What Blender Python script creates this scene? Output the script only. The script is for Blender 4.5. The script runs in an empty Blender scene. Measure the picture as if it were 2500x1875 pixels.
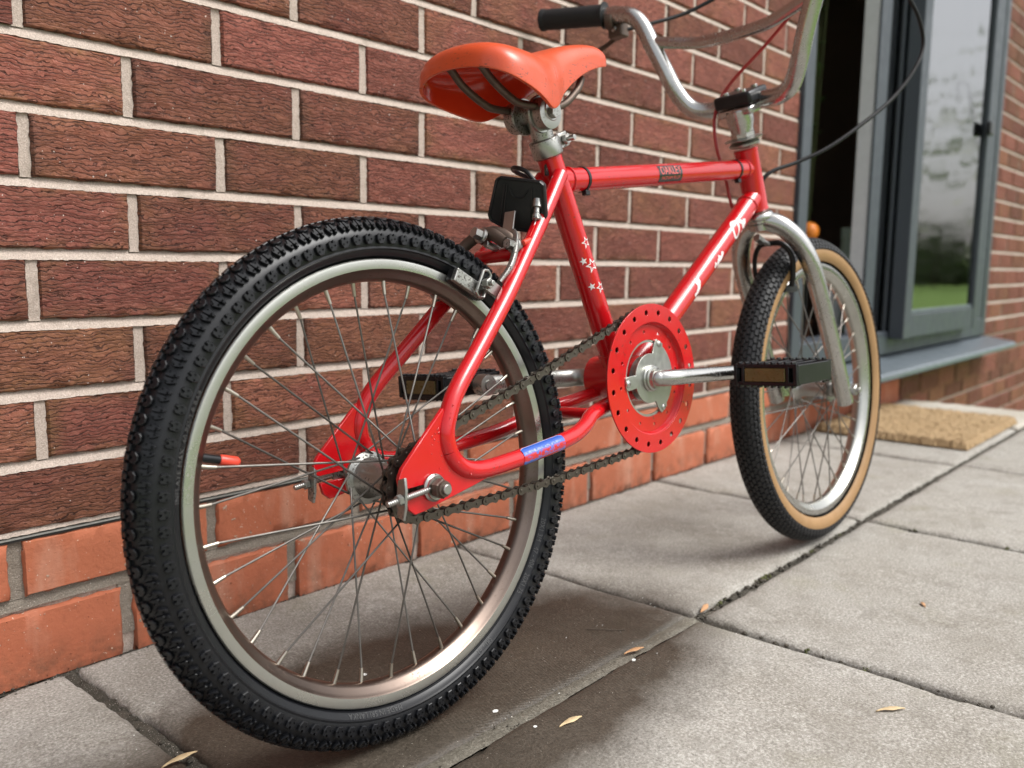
import bpy, bmesh, math, random
import numpy as np
from mathutils import Vector, Matrix
R = math.radians
random.seed(7); rng = np.random.default_rng(7)
sc = bpy.context.scene
COL = sc.collection

# ------------------------------------------------------------------ camera
CAM = np.array([-0.49105, -0.99871, 0.46100])
yaw, pitch, roll = 0.714429, 0.134583, 0.01224
fw = np.array([math.cos(yaw)*math.cos(pitch), math.sin(yaw)*math.cos(pitch), -math.sin(pitch)])
rt = np.array([math.sin(yaw), -math.cos(yaw), 0.0]); up = np.cross(rt, fw)
r2 = rt*math.cos(roll)+up*math.sin(roll); u2 = -rt*math.sin(roll)+up*math.cos(roll)
cd = bpy.data.cameras.new('camera'); cam = bpy.data.objects.new('camera', cd); COL.objects.link(cam)
M = Matrix.Identity(4)
for i in range(3):
    M[i][0] = r2[i]; M[i][1] = u2[i]; M[i][2] = -fw[i]; M[i][3] = CAM[i]
cam.matrix_world = M
cd.sensor_fit = 'HORIZONTAL'; cd.sensor_width = 36.0; cd.lens = 2162.6/2500*36
cd.clip_start = 0.02; cd.clip_end = 500
cd.dof.use_dof = True; cd.dof.focus_distance = 0.90; cd.dof.aperture_fstop = 5.0
sc.camera = cam

# ------------------------------------------------------------------ world, sun, exposure
w = bpy.data.worlds.new('World'); sc.world = w; w.use_nodes = True
nt = w.node_tree; nt.nodes.clear()
sky = nt.nodes.new('ShaderNodeTexSky'); sky.sky_type = 'NISHITA'; sky.sun_disc = False
sky.dust_density = 4.0; sky.air_density = 1.0; sky.ozone_density = 1.0
hs = nt.nodes.new('ShaderNodeHueSaturation'); hs.inputs['Saturation'].default_value = 0.22
bg = nt.nodes.new('ShaderNodeBackground'); bg.inputs['Strength'].default_value = 0.15
wo = nt.nodes.new('ShaderNodeOutputWorld')
nt.links.new(sky.outputs[0], hs.inputs['Color']); nt.links.new(hs.outputs[0], bg.inputs['Color']); nt.links.new(bg.outputs[0], wo.inputs[0])
SUN_DIR = Vector((0.30, -0.62, 0.98)).normalized()      # towards the light
sky.sun_elevation = math.asin(SUN_DIR.z); sky.sun_rotation = math.atan2(SUN_DIR.x, SUN_DIR.y)
sd = bpy.data.lights.new('sun', 'SUN'); sd.energy = 1.5; sd.angle = R(28); sd.color = (1.0, 0.99, 0.97)
so = bpy.data.objects.new('sun', sd); COL.objects.link(so)
so.rotation_euler = SUN_DIR.to_track_quat('Z', 'Y').to_euler(); so.location = (0, -3, 6)
sc.view_settings.view_transform = 'Standard'; sc.view_settings.look = 'None'
sc.view_settings.exposure = 0.72; sc.view_settings.gamma = 1.0; sc.view_settings.use_curve_mapping = False
sc.render.engine = 'CYCLES'

# ------------------------------------------------------------------ helpers: tags and objects
def tag(o, label=None, cat=None, group=None, kind=None):
    if label: o['label'] = label
    if cat: o['category'] = cat
    if group: o['group'] = group
    if kind: o['kind'] = kind
    return o
def link(o, parent=None):
    COL.objects.link(o)
    if parent is not None: o.parent = parent
    return o
def empty(name, parent=None, loc=(0, 0, 0)):
    o = bpy.data.objects.new(name, None); o.location = loc; o.empty_display_size = 0.05
    return link(o, parent)

class MB:
    """collects vertices and faces, several shapes of ONE part"""
    def __init__(s): s.v = []; s.f = []; s.m = []; s.cur = 0
    def add(s, V, F):
        b = len(s.v); s.v += [tuple(float(c) for c in p) for p in V]
        for f in F: s.f.append(tuple(i+b for i in f)); s.m.append(s.cur)
        return s
    def box(s, c, d, fx=None):
        c = np.array(c, float); d = np.array(d, float)/2
        P = [np.array([x, y, z])*d for x in (-1, 1) for y in (-1, 1) for z in (-1, 1)]
        if fx is not None: P = [fx @ p for p in P]
        return s.add([c+p for p in P], [(0, 1, 3, 2), (4, 6, 7, 5), (0, 4, 5, 1), (2, 3, 7, 6), (0, 2, 6, 4), (1, 5, 7, 3)])
    def box2(s, a, b):
        a = np.array(a, float); b = np.array(b, float)
        return s.box((a+b)/2, b-a)
    def tube(s, pts, r, seg=14, cap=True, flat=1.0):
        pts = [np.array(p, float) for p in pts]; n = len(pts)
        rs = list(r) if hasattr(r, '__len__') else [r]*n
        T = [pts[min(i+1, n-1)]-pts[max(i-1, 0)] for i in range(n)]; T = [t/np.linalg.norm(t) for t in T]
        a = np.array([0, 0, 1.0]) if abs(T[0][2]) < 0.9 else np.array([1.0, 0, 0])
        u = a - T[0]*(a @ T[0]); u /= np.linalg.norm(u); V = []
        for i in range(n):
            u = u - T[i]*(u @ T[i]); u /= np.linalg.norm(u); q = np.cross(T[i], u)
            for k in range(seg):
                t = 2*math.pi*k/seg; V.append(pts[i]+rs[i]*(u*math.cos(t)+q*math.sin(t)*flat))
        F = []
        for i in range(n-1):
            for k in range(seg):
                k2 = (k+1) % seg; F.append((i*seg+k, i*seg+k2, (i+1)*seg+k2, (i+1)*seg+k))
        if cap: F.append(tuple(reversed(range(seg)))); F.append(tuple(range((n-1)*seg, n*seg)))
        return s.add(V, F)
    def lathe(s, prof, o, ax=(0, 1, 0), seg=32, close=False):
        """prof: (radius, distance along the axis)"""
        o = np.array(o, float); ax = np.array(ax, float); ax /= np.linalg.norm(ax)
        a = np.array([0, 0, 1.0]) if abs(ax[2]) < 0.9 else np.array([1.0, 0, 0])
        u = a-ax*(a @ ax); u /= np.linalg.norm(u); q = np.cross(ax, u); V = []; F = []; n = len(prof)
        for (r, h) in prof:
            for k in range(seg):
                t = 2*math.pi*k/seg; V.append(o+ax*h+r*(u*math.cos(t)+q*math.sin(t)))
        for i in range(n if close else n-1):
            j = (i+1) % n
            for k in range(seg):
                k2 = (k+1) % seg; F.append((i*seg+k, i*seg+k2, j*seg+k2, j*seg+k))
        if not close:
            if prof[0][0] > 1e-5: F.append(tuple(reversed(range(seg))))
            if prof[-1][0] > 1e-5: F.append(tuple(range((n-1)*seg, n*seg)))
        return s.add(V, F)
    def cyl(s, a, b, r, seg=20, r1=None):
        a = np.array(a, float); b = np.array(b, float); L = np.linalg.norm(b-a); c = min(r*0.12, L*0.2, 0.0012)
        r1 = r if r1 is None else r1
        return s.lathe([(r-c, 0), (r, c), (r1, L-c), (r1-c, L)], a, b-a, seg)
    def hexa(s, a, b, r): return s.cyl(a, b, r, 6)
    def plate(s, poly, o, u, v, h):
        """2D polygon on the frame (o; u, v), thickness h along u x v"""
        o = np.array(o, float); u = np.array(u, float); v = np.array(v, float); n = np.cross(u, v); n /= np.linalg.norm(n); k = len(poly)
        V = [o+u*p[0]+v*p[1]-n*h/2 for p in poly]+[o+u*p[0]+v*p[1]+n*h/2 for p in poly]
        F = [tuple(reversed(range(k))), tuple(range(k, 2*k))]+[(i, (i+1) % k, k+(i+1) % k, k+i) for i in range(k)]
        return s.add(V, F)
    def ball(s, c, r, seg=10, sc_=(1, 1, 1)):
        c = np.array(c, float); V = []; F = []; n = seg//2+1
        for i in range(n+1):
            a = math.pi*i/n
            for k in range(seg):
                t = 2*math.pi*k/seg
                V.append(c+r*np.array([math.sin(a)*math.cos(t)*sc_[0], math.sin(a)*math.sin(t)*sc_[1], math.cos(a)*sc_[2]]))
        for i in range(n):
            for k in range(seg):
                k2 = (k+1) % seg; F.append((i*seg+k, (i+1)*seg+k, (i+1)*seg+k2, i*seg+k2))
        return s.add(V, F)
    def mesh(s, name, mats=(), smooth=40, clean=True):
        me = bpy.data.meshes.new(name); me.from_pydata(s.v, [], s.f)
        for m in (mats if isinstance(mats, (list, tuple)) else [mats]): me.materials.append(m)
        me.polygons.foreach_set('material_index', s.m)
        if clean:
            b = bmesh.new(); b.from_mesh(me); bmesh.ops.recalc_face_normals(b, faces=b.faces); b.to_mesh(me); b.free()
        if smooth:
            me.polygons.foreach_set('use_smooth', [True]*len(me.polygons)); me.set_sharp_from_angle(angle=R(smooth))
        me.update(); return me
    def build(s, name, mats, parent=None, smooth=40, bevel=0, sub=0, clean=True, **tg):
        o = bpy.data.objects.new(name, s.mesh(name, mats, smooth, clean)); link(o, parent)
        if bevel:
            md = o.modifiers.new('bevel', 'BEVEL'); md.width = bevel; md.segments = 2; md.limit_method = 'ANGLE'; md.angle_limit = R(35)
        if sub: md = o.modifiers.new('sub', 'SUBSURF'); md.levels = sub; md.render_levels = sub
        tag(o, **tg); return o

def smoothpath(pts, n=8):
    """Catmull-Rom through the points"""
    P = [np.array(p, float) for p in pts]; P = [2*P[0]-P[1]]+P+[2*P[-1]-P[-2]]; out = []
    for i in range(1, len(P)-2):
        for k in range(n):
            t = k/n; a, b, c, d = P[i-1:i+3]
            out.append(0.5*((2*b)+(c-a)*t+(2*a-5*b+4*c-d)*t*t+(3*b-a-3*c+d)*t**3))
    out.append(P[-2]); return out

def flat_mesh(loops, thick, bevel=0.0):
    """2D plate with holes in the XY plane, as mesh data; loops[0] outline, the others holes"""
    cu = bpy.data.curves.new('tmp', 'CURVE'); cu.dimensions = '2D'; cu.fill_mode = 'BOTH'; cu.extrude = thick/2; cu.bevel_depth = bevel
    for lp in loops:
        sp = cu.splines.new('POLY'); sp.points.add(len(lp)-1); sp.use_cyclic_u = True
        for i, p in enumerate(lp): sp.points[i].co = (p[0], p[1], 0, 1)
    o = bpy.data.objects.new('tmp', cu); COL.objects.link(o); dg = bpy.context.evaluated_depsgraph_get()
    me = bpy.data.meshes.new_from_object(o.evaluated_get(dg)); bpy.data.objects.remove(o); bpy.data.curves.remove(cu); return me
def text_mesh(txt, size, space=1.0):
    cu = bpy.data.curves.new('tmp', 'FONT'); cu.body = txt; cu.size = size; cu.align_x = 'CENTER'; cu.align_y = 'CENTER'; cu.resolution_u = 2; cu.space_character = space
    o = bpy.data.objects.new('tmp', cu); COL.objects.link(o); dg = bpy.context.evaluated_depsgraph_get()
    me = bpy.data.meshes.new_from_object(o.evaluated_get(dg)); bpy.data.objects.remove(o); bpy.data.curves.remove(cu)
    V = [tuple(v.co) for v in me.vertices]; F = [tuple(p.vertices) for p in me.polygons]; bpy.data.meshes.remove(me); return V, F
def circ(r, n, c=(0, 0), ph=0): return [(c[0]+r*math.cos(2*math.pi*k/n+ph), c[1]+r*math.sin(2*math.pi*k/n+ph)) for k in range(n)]

# ------------------------------------------------------------------ materials
class NT:
    def __init__(s, name):
        s.m = bpy.data.materials.new(name); s.m.use_nodes = True; s.t = s.m.node_tree; s.t.nodes.clear()
        s.out = s.t.nodes.new('ShaderNodeOutputMaterial'); s.b = s.t.nodes.new('ShaderNodeBsdfPrincipled'); s.t.links.new(s.b.outputs[0], s.out.inputs[0])
    def n(s, typ, **kw):
        o = s.t.nodes.new('ShaderNode'+typ)
        for k, v in kw.items(): setattr(o, k, v)
        return o
    def put(s, sock, v):
        if isinstance(v, bpy.types.NodeSocket): s.t.links.new(v, sock)
        elif v is not None: sock.default_value = v if not (isinstance(v, tuple) and len(v) == 3 and sock.type == 'RGBA') else (*v, 1)
    def set(s, **kw):
        for k, v in kw.items(): s.put(s.b.inputs[k.replace('_', ' ')], v)
        return s
    def math(s, op, a, b=0.0, c=None, clamp=False):
        o = s.n('Math', operation=op); o.use_clamp = clamp; s.put(o.inputs[0], a); s.put(o.inputs[1], b)
        if c is not None: s.put(o.inputs[2], c)
        return o.outputs[0]
    def vmath(s, op, a, b=(0, 0, 0)):
        o = s.n('VectorMath', operation=op); s.put(o.inputs[0], a); s.put(o.inputs[1], b); return o.outputs[0]
    def mix(s, f, a, b, typ='MIX'):
        o = s.n('Mix', data_type='RGBA', blend_type=typ); s.put(o.inputs[0], f); s.put(o.inputs[6], a); s.put(o.inputs[7], b); return o.outputs[2]
    def ramp(s, f, lo, hi, a=0.0, b=1.0):
        o = s.n('MapRange'); s.put(o.inputs[0], f); s.put(o.inputs[1], lo); s.put(o.inputs[2], hi); s.put(o.inputs[3], a); s.put(o.inputs[4], b); return o.outputs[0]
    def noise(s, vec, scale, detail=3, rough=0.55, dist=0.0):
        o = s.n('TexNoise'); s.put(o.inputs['Vector'], vec); o.inputs['Scale'].default_value = scale; o.inputs['Detail'].default_value = detail
        o.inputs['Roughness'].default_value = rough; o.inputs['Distortion'].default_value = dist; return o.outputs['Fac']
    def obj(s): return s.n('TexCoord').outputs['Object']
    def pos(s): return s.n('NewGeometry').outputs['Position']
    def scale(s, v, sc_): return s.vmath('MULTIPLY', v, sc_)
    def sep(s, v): o = s.n('SeparateXYZ'); s.put(o.inputs[0], v); return o.outputs
    def bump(s, h, strength=0.5, dist=0.001, normal=None):
        o = s.n('Bump'); o.inputs['Strength'].default_value = strength; o.inputs['Distance'].default_value = dist; s.put(o.inputs['Height'], h)
        if normal is not None: s.put(o.inputs['Normal'], normal)
        return o.outputs[0]

def simple(name, col, rough=0.5, metal=0.0, bump=0.0, bscale=400, var=0.12, vscale=30, coat=0.0, spec=0.5):
    k = NT(name); p = k.obj(); n1 = k.noise(p, vscale, 4)
    c = k.mix(n1, tuple(x*(1-var) for x in col), tuple(min(1, x*(1+var)) for x in col))
    k.set(Base_Color=c, Roughness=k.ramp(k.noise(p, vscale*2.7, 3), 0.3, 0.7, rough*0.82, min(1, rough*1.18)), Metallic=metal, Coat_Weight=coat, Coat_Roughness=0.08, Specular_IOR_Level=spec)
    if bump: k.set(Normal=k.bump(k.noise(p, bscale, 3), bump, 0.0005))
    return k.m

def chrome(name, col=(0.49, 0.485, 0.465), rough=0.15, rust=0.35, rustcol=(0.10, 0.055, 0.035), vs=220, thr=0.60):
    k = NT(name); p = k.obj(); big = k.noise(p, 26, 3); sp = k.noise(p, vs, 4, 0.65)
    m = k.math('MULTIPLY', k.ramp(sp, thr, thr+0.05), k.ramp(big, 0.40, 0.58), clamp=True); m = k.math('MULTIPLY', m, rust)
    film = k.ramp(k.noise(p, 22, 3), 0.35, 0.75)
    c = k.mix(film, col, tuple(x*0.80 for x in col)); c = k.mix(m, c, rustcol)
    k.set(Base_Color=c, Metallic=k.math('SUBTRACT', 1.0, k.math('MULTIPLY', m, 0.8)), Roughness=k.math('ADD', k.ramp(film, 0, 1, rough, rough+0.14), k.math('MULTIPLY', m, 0.45)))
    k.set(Normal=k.bump(k.noise(p, 330, 2), 0.05, 0.0004)); return k.m

def m_red(name, base=(0.56, 0.006, 0.014), dirt=0.5):
    k = NT(name); p = k.obj()
    c = k.mix(k.noise(p, 14, 3), base, tuple(x*0.86 for x in base))
    chip = k.math('MULTIPLY', k.ramp(k.noise(p, 240, 3, 0.6), 0.63, 0.66), k.ramp(k.noise(p, 19, 2), 0.50, 0.62), clamp=True)
    c = k.mix(k.math('MULTIPLY', chip, dirt*1.5, clamp=True), c, (0.05, 0.025, 0.02))
    grime = k.math('MULTIPLY', k.ramp(k.noise(p, 42, 5, 0.7), 0.52, 0.80), 0.28*dirt, clamp=True); c = k.mix(grime, c, (0.11, 0.02, 0.018))
    k.set(Base_Color=c, Roughness=k.ramp(k.noise(p, 70, 3), 0.3, 0.7, 0.14, 0.26), Coat_Weight=0.3, Coat_Roughness=0.06, Specular_IOR_Level=0.5)
    k.set(Normal=k.bump(k.noise(p, 180, 3), 0.10, 0.0004)); return k.m

def m_rubber(name, col=(0.014, 0.0145, 0.016), rough=0.42, dust_shade=0.25):
    k = NT(name); p = k.obj(); d = k.math('MULTIPLY', k.ramp(k.noise(p, 28, 5, 0.7), 0.50, 0.78), dust_shade, clamp=True)
    c = k.mix(d, col, (0.085, 0.08, 0.072)); k.set(Base_Color=c, Roughness=k.math('ADD', rough, k.math('MULTIPLY', d, 0.8)), Specular_IOR_Level=0.32)
    k.set(Normal=k.bump(k.noise(p, 700, 2), 0.12, 0.0003)); return k.m

def m_brick(name, local=True):
    k = NT(name); oi = k.n('ObjectInfo').outputs['Random']; at = k.n('Attribute'); at.attribute_name = 'rnd'
    rnd = k.math('FRACT', k.math('ADD', oi, at.outputs['Fac'])); rnd2 = k.math('FRACT', k.math('MULTIPLY', rnd, 17.31)); rnd3 = k.math('FRACT', k.math('MULTIPLY', rnd, 57.77))
    cb = k.n('CombineXYZ'); k.put(cb.inputs[0], k.math('MULTIPLY', rnd, 9.0)); k.put(cb.inputs[1], k.math('MULTIPLY', rnd2, 5.0)); k.put(cb.inputs[2], k.math('MULTIPLY', rnd3, 7.0))
    P = k.vmath('ADD', k.pos(), cb.outputs[0])
    # torn, drag-faced creases: warped saw-tooth bands that run along the brick
    warp = k.noise(k.scale(P, (0.8, 1, 1.4)), 46, 2, 0.5); warp2 = k.noise(k.scale(P, (0.9, 1, 1.5)), 150, 2, 0.5); warp3 = k.noise(P, 12, 2)
    z = k.sep(P)[2]
    ph = k.math('ADD', k.math('MULTIPLY', z, 235.0), k.math('ADD', k.math('MULTIPLY', warp, 3.4), k.math('ADD', k.math('MULTIPLY', warp2, 1.25), k.math('MULTIPLY', warp3, 2.2))))
    saw = k.math('FRACT', ph)
    brk = k.ramp(k.noise(k.scale(P, (0.5, 1, 2.0)), 70, 2, 0.5), 0.30, 0.52)
    crack = k.math('MULTIPLY', k.ramp(saw, 0.62, 0.80), k.ramp(saw, 1.0, 0.93), clamp=True)     # the torn lip under each scale
    crack = k.math('MULTIPLY', crack, brk)
    pits = k.math('MULTIPLY', k.ramp(k.noise(k.scale(P, (0.8, 1, 2.4)), 80, 3, 0.6), 0.64, 0.70), 1.0)
    h = k.math('SUBTRACT', k.math('MULTIPLY', saw, 0.55), k.math('ADD', k.math('MULTIPLY', crack, 1.5), k.math('MULTIPLY', pits, 1.6)))
    h = k.math('ADD', h, k.math('MULTIPLY', k.noise(P, 420, 4, 0.7), 0.40))
    # fired colours: plum red to ochre brown, different on every brick
    tone = k.math('ADD', k.noise(P, 13, 3, 0.6), k.math('MULTIPLY', k.math('SUBTRACT', rnd2, 0.5), 0.55))
    c = k.mix(k.ramp(tone, 0.46, 0.82), (0.250, 0.076, 0.054), (0.275, 0.116, 0.056))
    c = k.mix(k.math('MULTIPLY', k.ramp(rnd3, 0.0, 1.0), 0.45), c, (0.250, 0.068, 0.054))
    if local:
        ob = k.sep(k.obj()); ex = k.math('DIVIDE', k.math('ABSOLUTE', ob[0]), 0.1075); ez = k.math('DIVIDE', k.math('ABSOLUTE', ob[2]), 0.0325)
        edge = k.math('MAXIMUM', k.math('POWER', ex, 6.0), k.math('POWER', ez, 3.0)); edge = k.math('MULTIPLY', edge, k.ramp(k.noise(P, 34, 3), 0.35, 0.65))
        c = k.mix(k.math('MULTIPLY', edge, k.ramp(rnd, 0.15, 0.9, 0.0, 0.95), clamp=True), c, (0.215, 0.122, 0.045))
        kiln = k.math('MULTIPLY', k.math('POWER', ex, 14.0), k.ramp(rnd2, 0.66, 0.80), clamp=True)
        c = k.mix(k.math('MULTIPLY', kiln, 0.7), c, (0.045, 0.036, 0.030))
    fine = k.noise(P, 210, 4, 0.7); c = k.mix(k.ramp(fine, 0.35, 0.75, 0.0, 0.55), c, (0.37, 0.165, 0.122))
    dust_shade = k.math('MAXIMUM', k.math('MULTIPLY', crack, 0.78), k.math('MULTIPLY', pits, 0.55)); c = k.mix(dust_shade, c, (0.042, 0.020, 0.016))  # dirt and painted crevice shade darken the creases and pits
    vv = k.math('FRACT', k.math('MULTIPLY', rnd, 91.7)); tint = k.n('CombineColor'); tv = k.ramp(vv, 0.0, 1.0, 0.66, 1.12)
    for q_ in range(3): k.put(tint.inputs[q_], tv)
    c = k.mix(1.0, c, tint.outputs[0], 'MULTIPLY')
    speck = k.ramp(k.noise(P, 260, 1), 0.765, 0.785); c = k.mix(speck, c, (0.60, 0.49, 0.43))
    k.set(Base_Color=c, Roughness=0.82, Specular_IOR_Level=0.25, Normal=k.bump(h, 1.0, 0.0022)); return k.m

def m_plinth(name):
    k = NT(name); rnd = k.n('ObjectInfo').outputs['Random']; r2_ = k.math('FRACT', k.math('MULTIPLY', rnd, 31.7))
    cb = k.n('CombineXYZ'); k.put(cb.inputs[0], k.math('MULTIPLY', rnd, 9.0)); k.put(cb.inputs[2], k.math('MULTIPLY', r2_, 5.0)); P = k.vmath('ADD', k.pos(), cb.outputs[0])
    c = k.mix(k.noise(P, 20, 4), (0.37, 0.112, 0.056), (0.44, 0.146, 0.076)); c = k.mix(k.math('MULTIPLY', r2_, 0.4), c, (0.40, 0.118, 0.062))
    lime = k.math('MULTIPLY', k.ramp(k.noise(k.scale(P, (1, 1, 0.25)), 16, 4, 0.6), 0.52, 0.74), 0.55); c = k.mix(lime, c, (0.52, 0.33, 0.24))
    lich = k.math('MULTIPLY', k.ramp(k.noise(P, 95, 3, 0.6), 0.66, 0.70), k.ramp(k.noise(P, 11, 2), 0.42, 0.55), clamp=True); c = k.mix(lich, c, (0.40, 0.37, 0.29))
    grime = k.math('MULTIPLY', k.ramp(k.sep(k.pos())[2], 0.05, 0.0), k.ramp(k.noise(P, 40, 4, 0.65), 0.40, 0.65), clamp=True); c = k.mix(k.math('MULTIPLY', grime, 0.75), c, (0.10, 0.06, 0.038))
    c = k.mix(k.math('MULTIPLY', k.ramp(k.noise(P, 55, 5, 0.7), 0.54, 0.72), 0.45), c, (0.24, 0.075, 0.04))
    spk = k.ramp(k.noise(P, 300, 1), 0.73, 0.77); c = k.mix(spk, c, (0.58, 0.44, 0.34))
    hole = k.ramp(k.noise(P, 190, 2), 0.70, 0.76); c = k.mix(hole, c, (0.15, 0.05, 0.028))
    h = k.math('ADD', k.math('MULTIPLY', k.noise(P, 130, 5, 0.65), 1.0), k.math('ADD', k.math('MULTIPLY', lich, 0.8), k.math('MULTIPLY', hole, -0.8)))
    k.set(Base_Color=c, Roughness=0.8, Specular_IOR_Level=0.25, Normal=k.bump(h, 0.8, 0.0016)); return k.m

def m_mortar(name, a, b, grain=1.0):
    k = NT(name); P = k.pos(); c = k.mix(k.noise(P, 9, 4), a, b)
    g = k.noise(P, 650, 2, 0.6); c = k.mix(k.ramp(g, 0.36, 0.62, 0.0, 0.55), c, tuple(x*0.52 for x in a)); c = k.mix(k.ramp(k.noise(P, 900, 1), 0.66, 0.75), c, (0.66, 0.60, 0.54))
    c = k.mix(k.math('MULTIPLY', k.ramp(k.noise(P, 24, 5, 0.65), 0.54, 0.74), 0.5), c, (0.20, 0.165, 0.13))
    h = k.math('ADD', k.noise(P, 500, 4, 0.7), k.math('MULTIPLY', k.noise(P, 120, 3), 1.2)); k.set(Base_Color=c, Roughness=0.92, Specular_IOR_Level=0.15, Normal=k.bump(h, 0.8, 0.001*grain)); return k.m

def m_slab(name, tone=(0.365, 0.350, 0.318), wet=(0.185, 0.158, 0.132)):
    k = NT(name); P = k.pos(); rnd = k.n('ObjectInfo').outputs['Random']; X, Y, Z = k.sep(P)
    c = k.mix(k.ramp(k.noise(P, 3.2, 5, 0.62), 0.30, 0.70), tone, (tone[0]*0.66, tone[1]*0.63, tone[2]*0.58)); c = k.mix(k.math('MULTIPLY', rnd, 0.6), c, (0.27, 0.252, 0.222))
    g = k.noise(P, 330, 3, 0.75); c = k.mix(k.ramp(g, 0.50, 0.66, 0.0, 0.6), c, (0.60, 0.575, 0.53)); c = k.mix(k.ramp(g, 0.46, 0.36, 0.0, 0.6), c, (0.13, 0.118, 0.10))
    c = k.mix(k.math('MULTIPLY', k.ramp(k.noise(P, 22, 5, 0.65), 0.52, 0.74), 0.5), c, (0.15, 0.135, 0.112))
    c = k.mix(k.math('MULTIPLY', k.ramp(k.noise(P, 9, 5, 0.68), 0.50, 0.72), 0.42), c, (0.17, 0.150, 0.118)); c = k.mix(k.math('MULTIPLY', k.ramp(k.noise(P, 34, 4, 0.6), 0.60, 0.72), 0.30), c, (0.52, 0.50, 0.46))
    alg = k.math('MULTIPLY', k.ramp(k.noise(P, 7.5, 4, 0.6), 0.58, 0.74), 0.30); c = k.mix(alg, c, (0.20, 0.185, 0.11))
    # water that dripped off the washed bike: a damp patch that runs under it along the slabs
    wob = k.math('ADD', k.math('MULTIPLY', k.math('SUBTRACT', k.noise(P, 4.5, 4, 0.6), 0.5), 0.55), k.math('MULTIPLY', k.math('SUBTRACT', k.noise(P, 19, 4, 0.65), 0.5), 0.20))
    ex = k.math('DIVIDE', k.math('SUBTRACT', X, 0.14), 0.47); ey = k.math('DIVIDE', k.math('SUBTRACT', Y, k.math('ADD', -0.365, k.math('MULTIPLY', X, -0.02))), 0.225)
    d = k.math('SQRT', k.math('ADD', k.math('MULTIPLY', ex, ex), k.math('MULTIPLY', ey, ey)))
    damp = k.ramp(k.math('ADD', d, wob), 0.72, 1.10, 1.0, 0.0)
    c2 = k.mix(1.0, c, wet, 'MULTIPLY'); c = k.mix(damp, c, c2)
    c = k.mix(k.ramp(k.noise(P, 430, 1), 0.775, 0.80), c, (0.62, 0.58, 0.50))
    # faint moulded pimples of the slab face
    px = k.math('SINE', k.math('MULTIPLY', k.math('ADD', X, k.math('MULTIPLY', Y, 0.5)), 1100.0)); py = k.math('SINE', k.math('MULTIPLY', k.math('SUBTRACT', Y, k.math('MULTIPLY', X, 0.4)), 1100.0))
    pim = k.math('MULTIPLY', k.math('MULTIPLY', px, py), k.ramp(k.noise(P, 6, 2), 0.42, 0.6, 0.0, 0.30))
    h = k.math('ADD', k.math('ADD', k.math('MULTIPLY', g, 1.3), k.math('MULTIPLY', k.noise(P, 120, 4, 0.65), 1.0)), pim)
    k.set(Base_Color=c, Roughness=k.ramp(damp, 0, 1, 0.88, 0.50), Specular_IOR_Level=k.ramp(damp, 0, 1, 0.22, 0.36), Normal=k.bump(h, 0.55, 0.0013)); return k.m

RED = m_red('red_frame_paint', (0.53, 0.006, 0.010)); RED2 = m_red('red_guard_paint', (0.53, 0.007, 0.009), 0.7)
CHROME = chrome('chrome_plate', rough=0.19, rust=0.35); RIMM = chrome('rim_steel', (0.50, 0.50, 0.465), 0.25, 0.30, (0.16, 0.11, 0.08), 420); CHROME_OLD = chrome('worn_chrome', (0.40, 0.40, 0.375), 0.30, 1.0, (0.035, 0.026, 0.021), 380, 0.545)
STEEL = simple('dull_steel', (0.40, 0.39, 0.37), 0.38, 1.0, 0.15, 500, 0.25, 60); RUSTY = simple('rusty_dark_steel', (0.115, 0.085, 0.068), 0.5, 0.75, 0.3, 500, 0.4, 45)
SPOKE = simple('spoke_wire', (0.15, 0.138, 0.125), 0.45, 0.85, 0.1, 600, 0.3, 40); NIPPLE = simple('brass_nipple', (0.42, 0.38, 0.32), 0.35, 1.0)
SPIDER = simple('zinc_spider_plate', (0.46, 0.47, 0.43), 0.40, 1.0, 0.1, 300, 0.18, 40); CHAINM = simple('oily_chain_steel', (0.105, 0.090, 0.076), 0.36, 0.9, 0.25, 700, 0.35, 80)
RUBBER = m_rubber('black_tyre_rubber', (0.0060, 0.0064, 0.0078), 0.32, 0.07); RUBBER2 = m_rubber('older_black_tyre_rubber', (0.016, 0.016, 0.017), 0.5, 0.15); GUM = simple('tan_sidewall', (0.29, 0.165, 0.066), 0.6, 0, 0.25, 300, 0.22, 25)
GRIPM = m_rubber('grip_rubber', (0.012, 0.013, 0.014), 0.55, 0.12); PLASTIC = m_rubber('black_plastic', (0.010, 0.010, 0.011), 0.30, 0.16); GREASY = m_rubber('greasy_black_pedal', (0.007, 0.007, 0.008), 0.32, 0.10)
PINDARK = simple('pin_hole_dark', (0.001, 0.001, 0.001), 0.9, spec=0.05); CABLEM = m_rubber('cable_sleeve_black', (0.005, 0.005, 0.006), 0.62, 0.0); AMBER = simple('dirty_amber_reflector', (0.105, 0.078, 0.026), 0.30, 0, 0.3, 350, 0.35, 60); VCAP = simple('red_valve_cap', (0.62, 0.05, 0.025), 0.35); REDWIRE = simple('red_cable_sleeve', (0.36, 0.02, 0.02), 0.4); INNERW = simple('bright_wire', (0.75, 0.74, 0.72), 0.25, 1.0)
WHITE = simple('white_decal', (0.78, 0.77, 0.76), 0.4); BLACKD = simple('black_decal', (0.012, 0.012, 0.012), 0.25, coat=0.4); REDD = simple('red_print', (0.72, 0.10, 0.085), 0.4)
BRICK = m_brick('rustic_brick', True); BRICKF = m_brick('rustic_brick_joined', False); PLINTH = m_plinth('orange_plinth_brick')
MORTAR = m_mortar('buff_mortar', (0.46, 0.375, 0.315), (0.56, 0.465, 0.40)); MORTARG = m_mortar('grey_plinth_mortar', (0.33, 0.285, 0.235), (0.23, 0.195, 0.155), 2.6)
SLAB = m_slab('paving_concrete'); SLABL = m_slab('pale_paving_concrete', (0.52, 0.485, 0.42))

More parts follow.
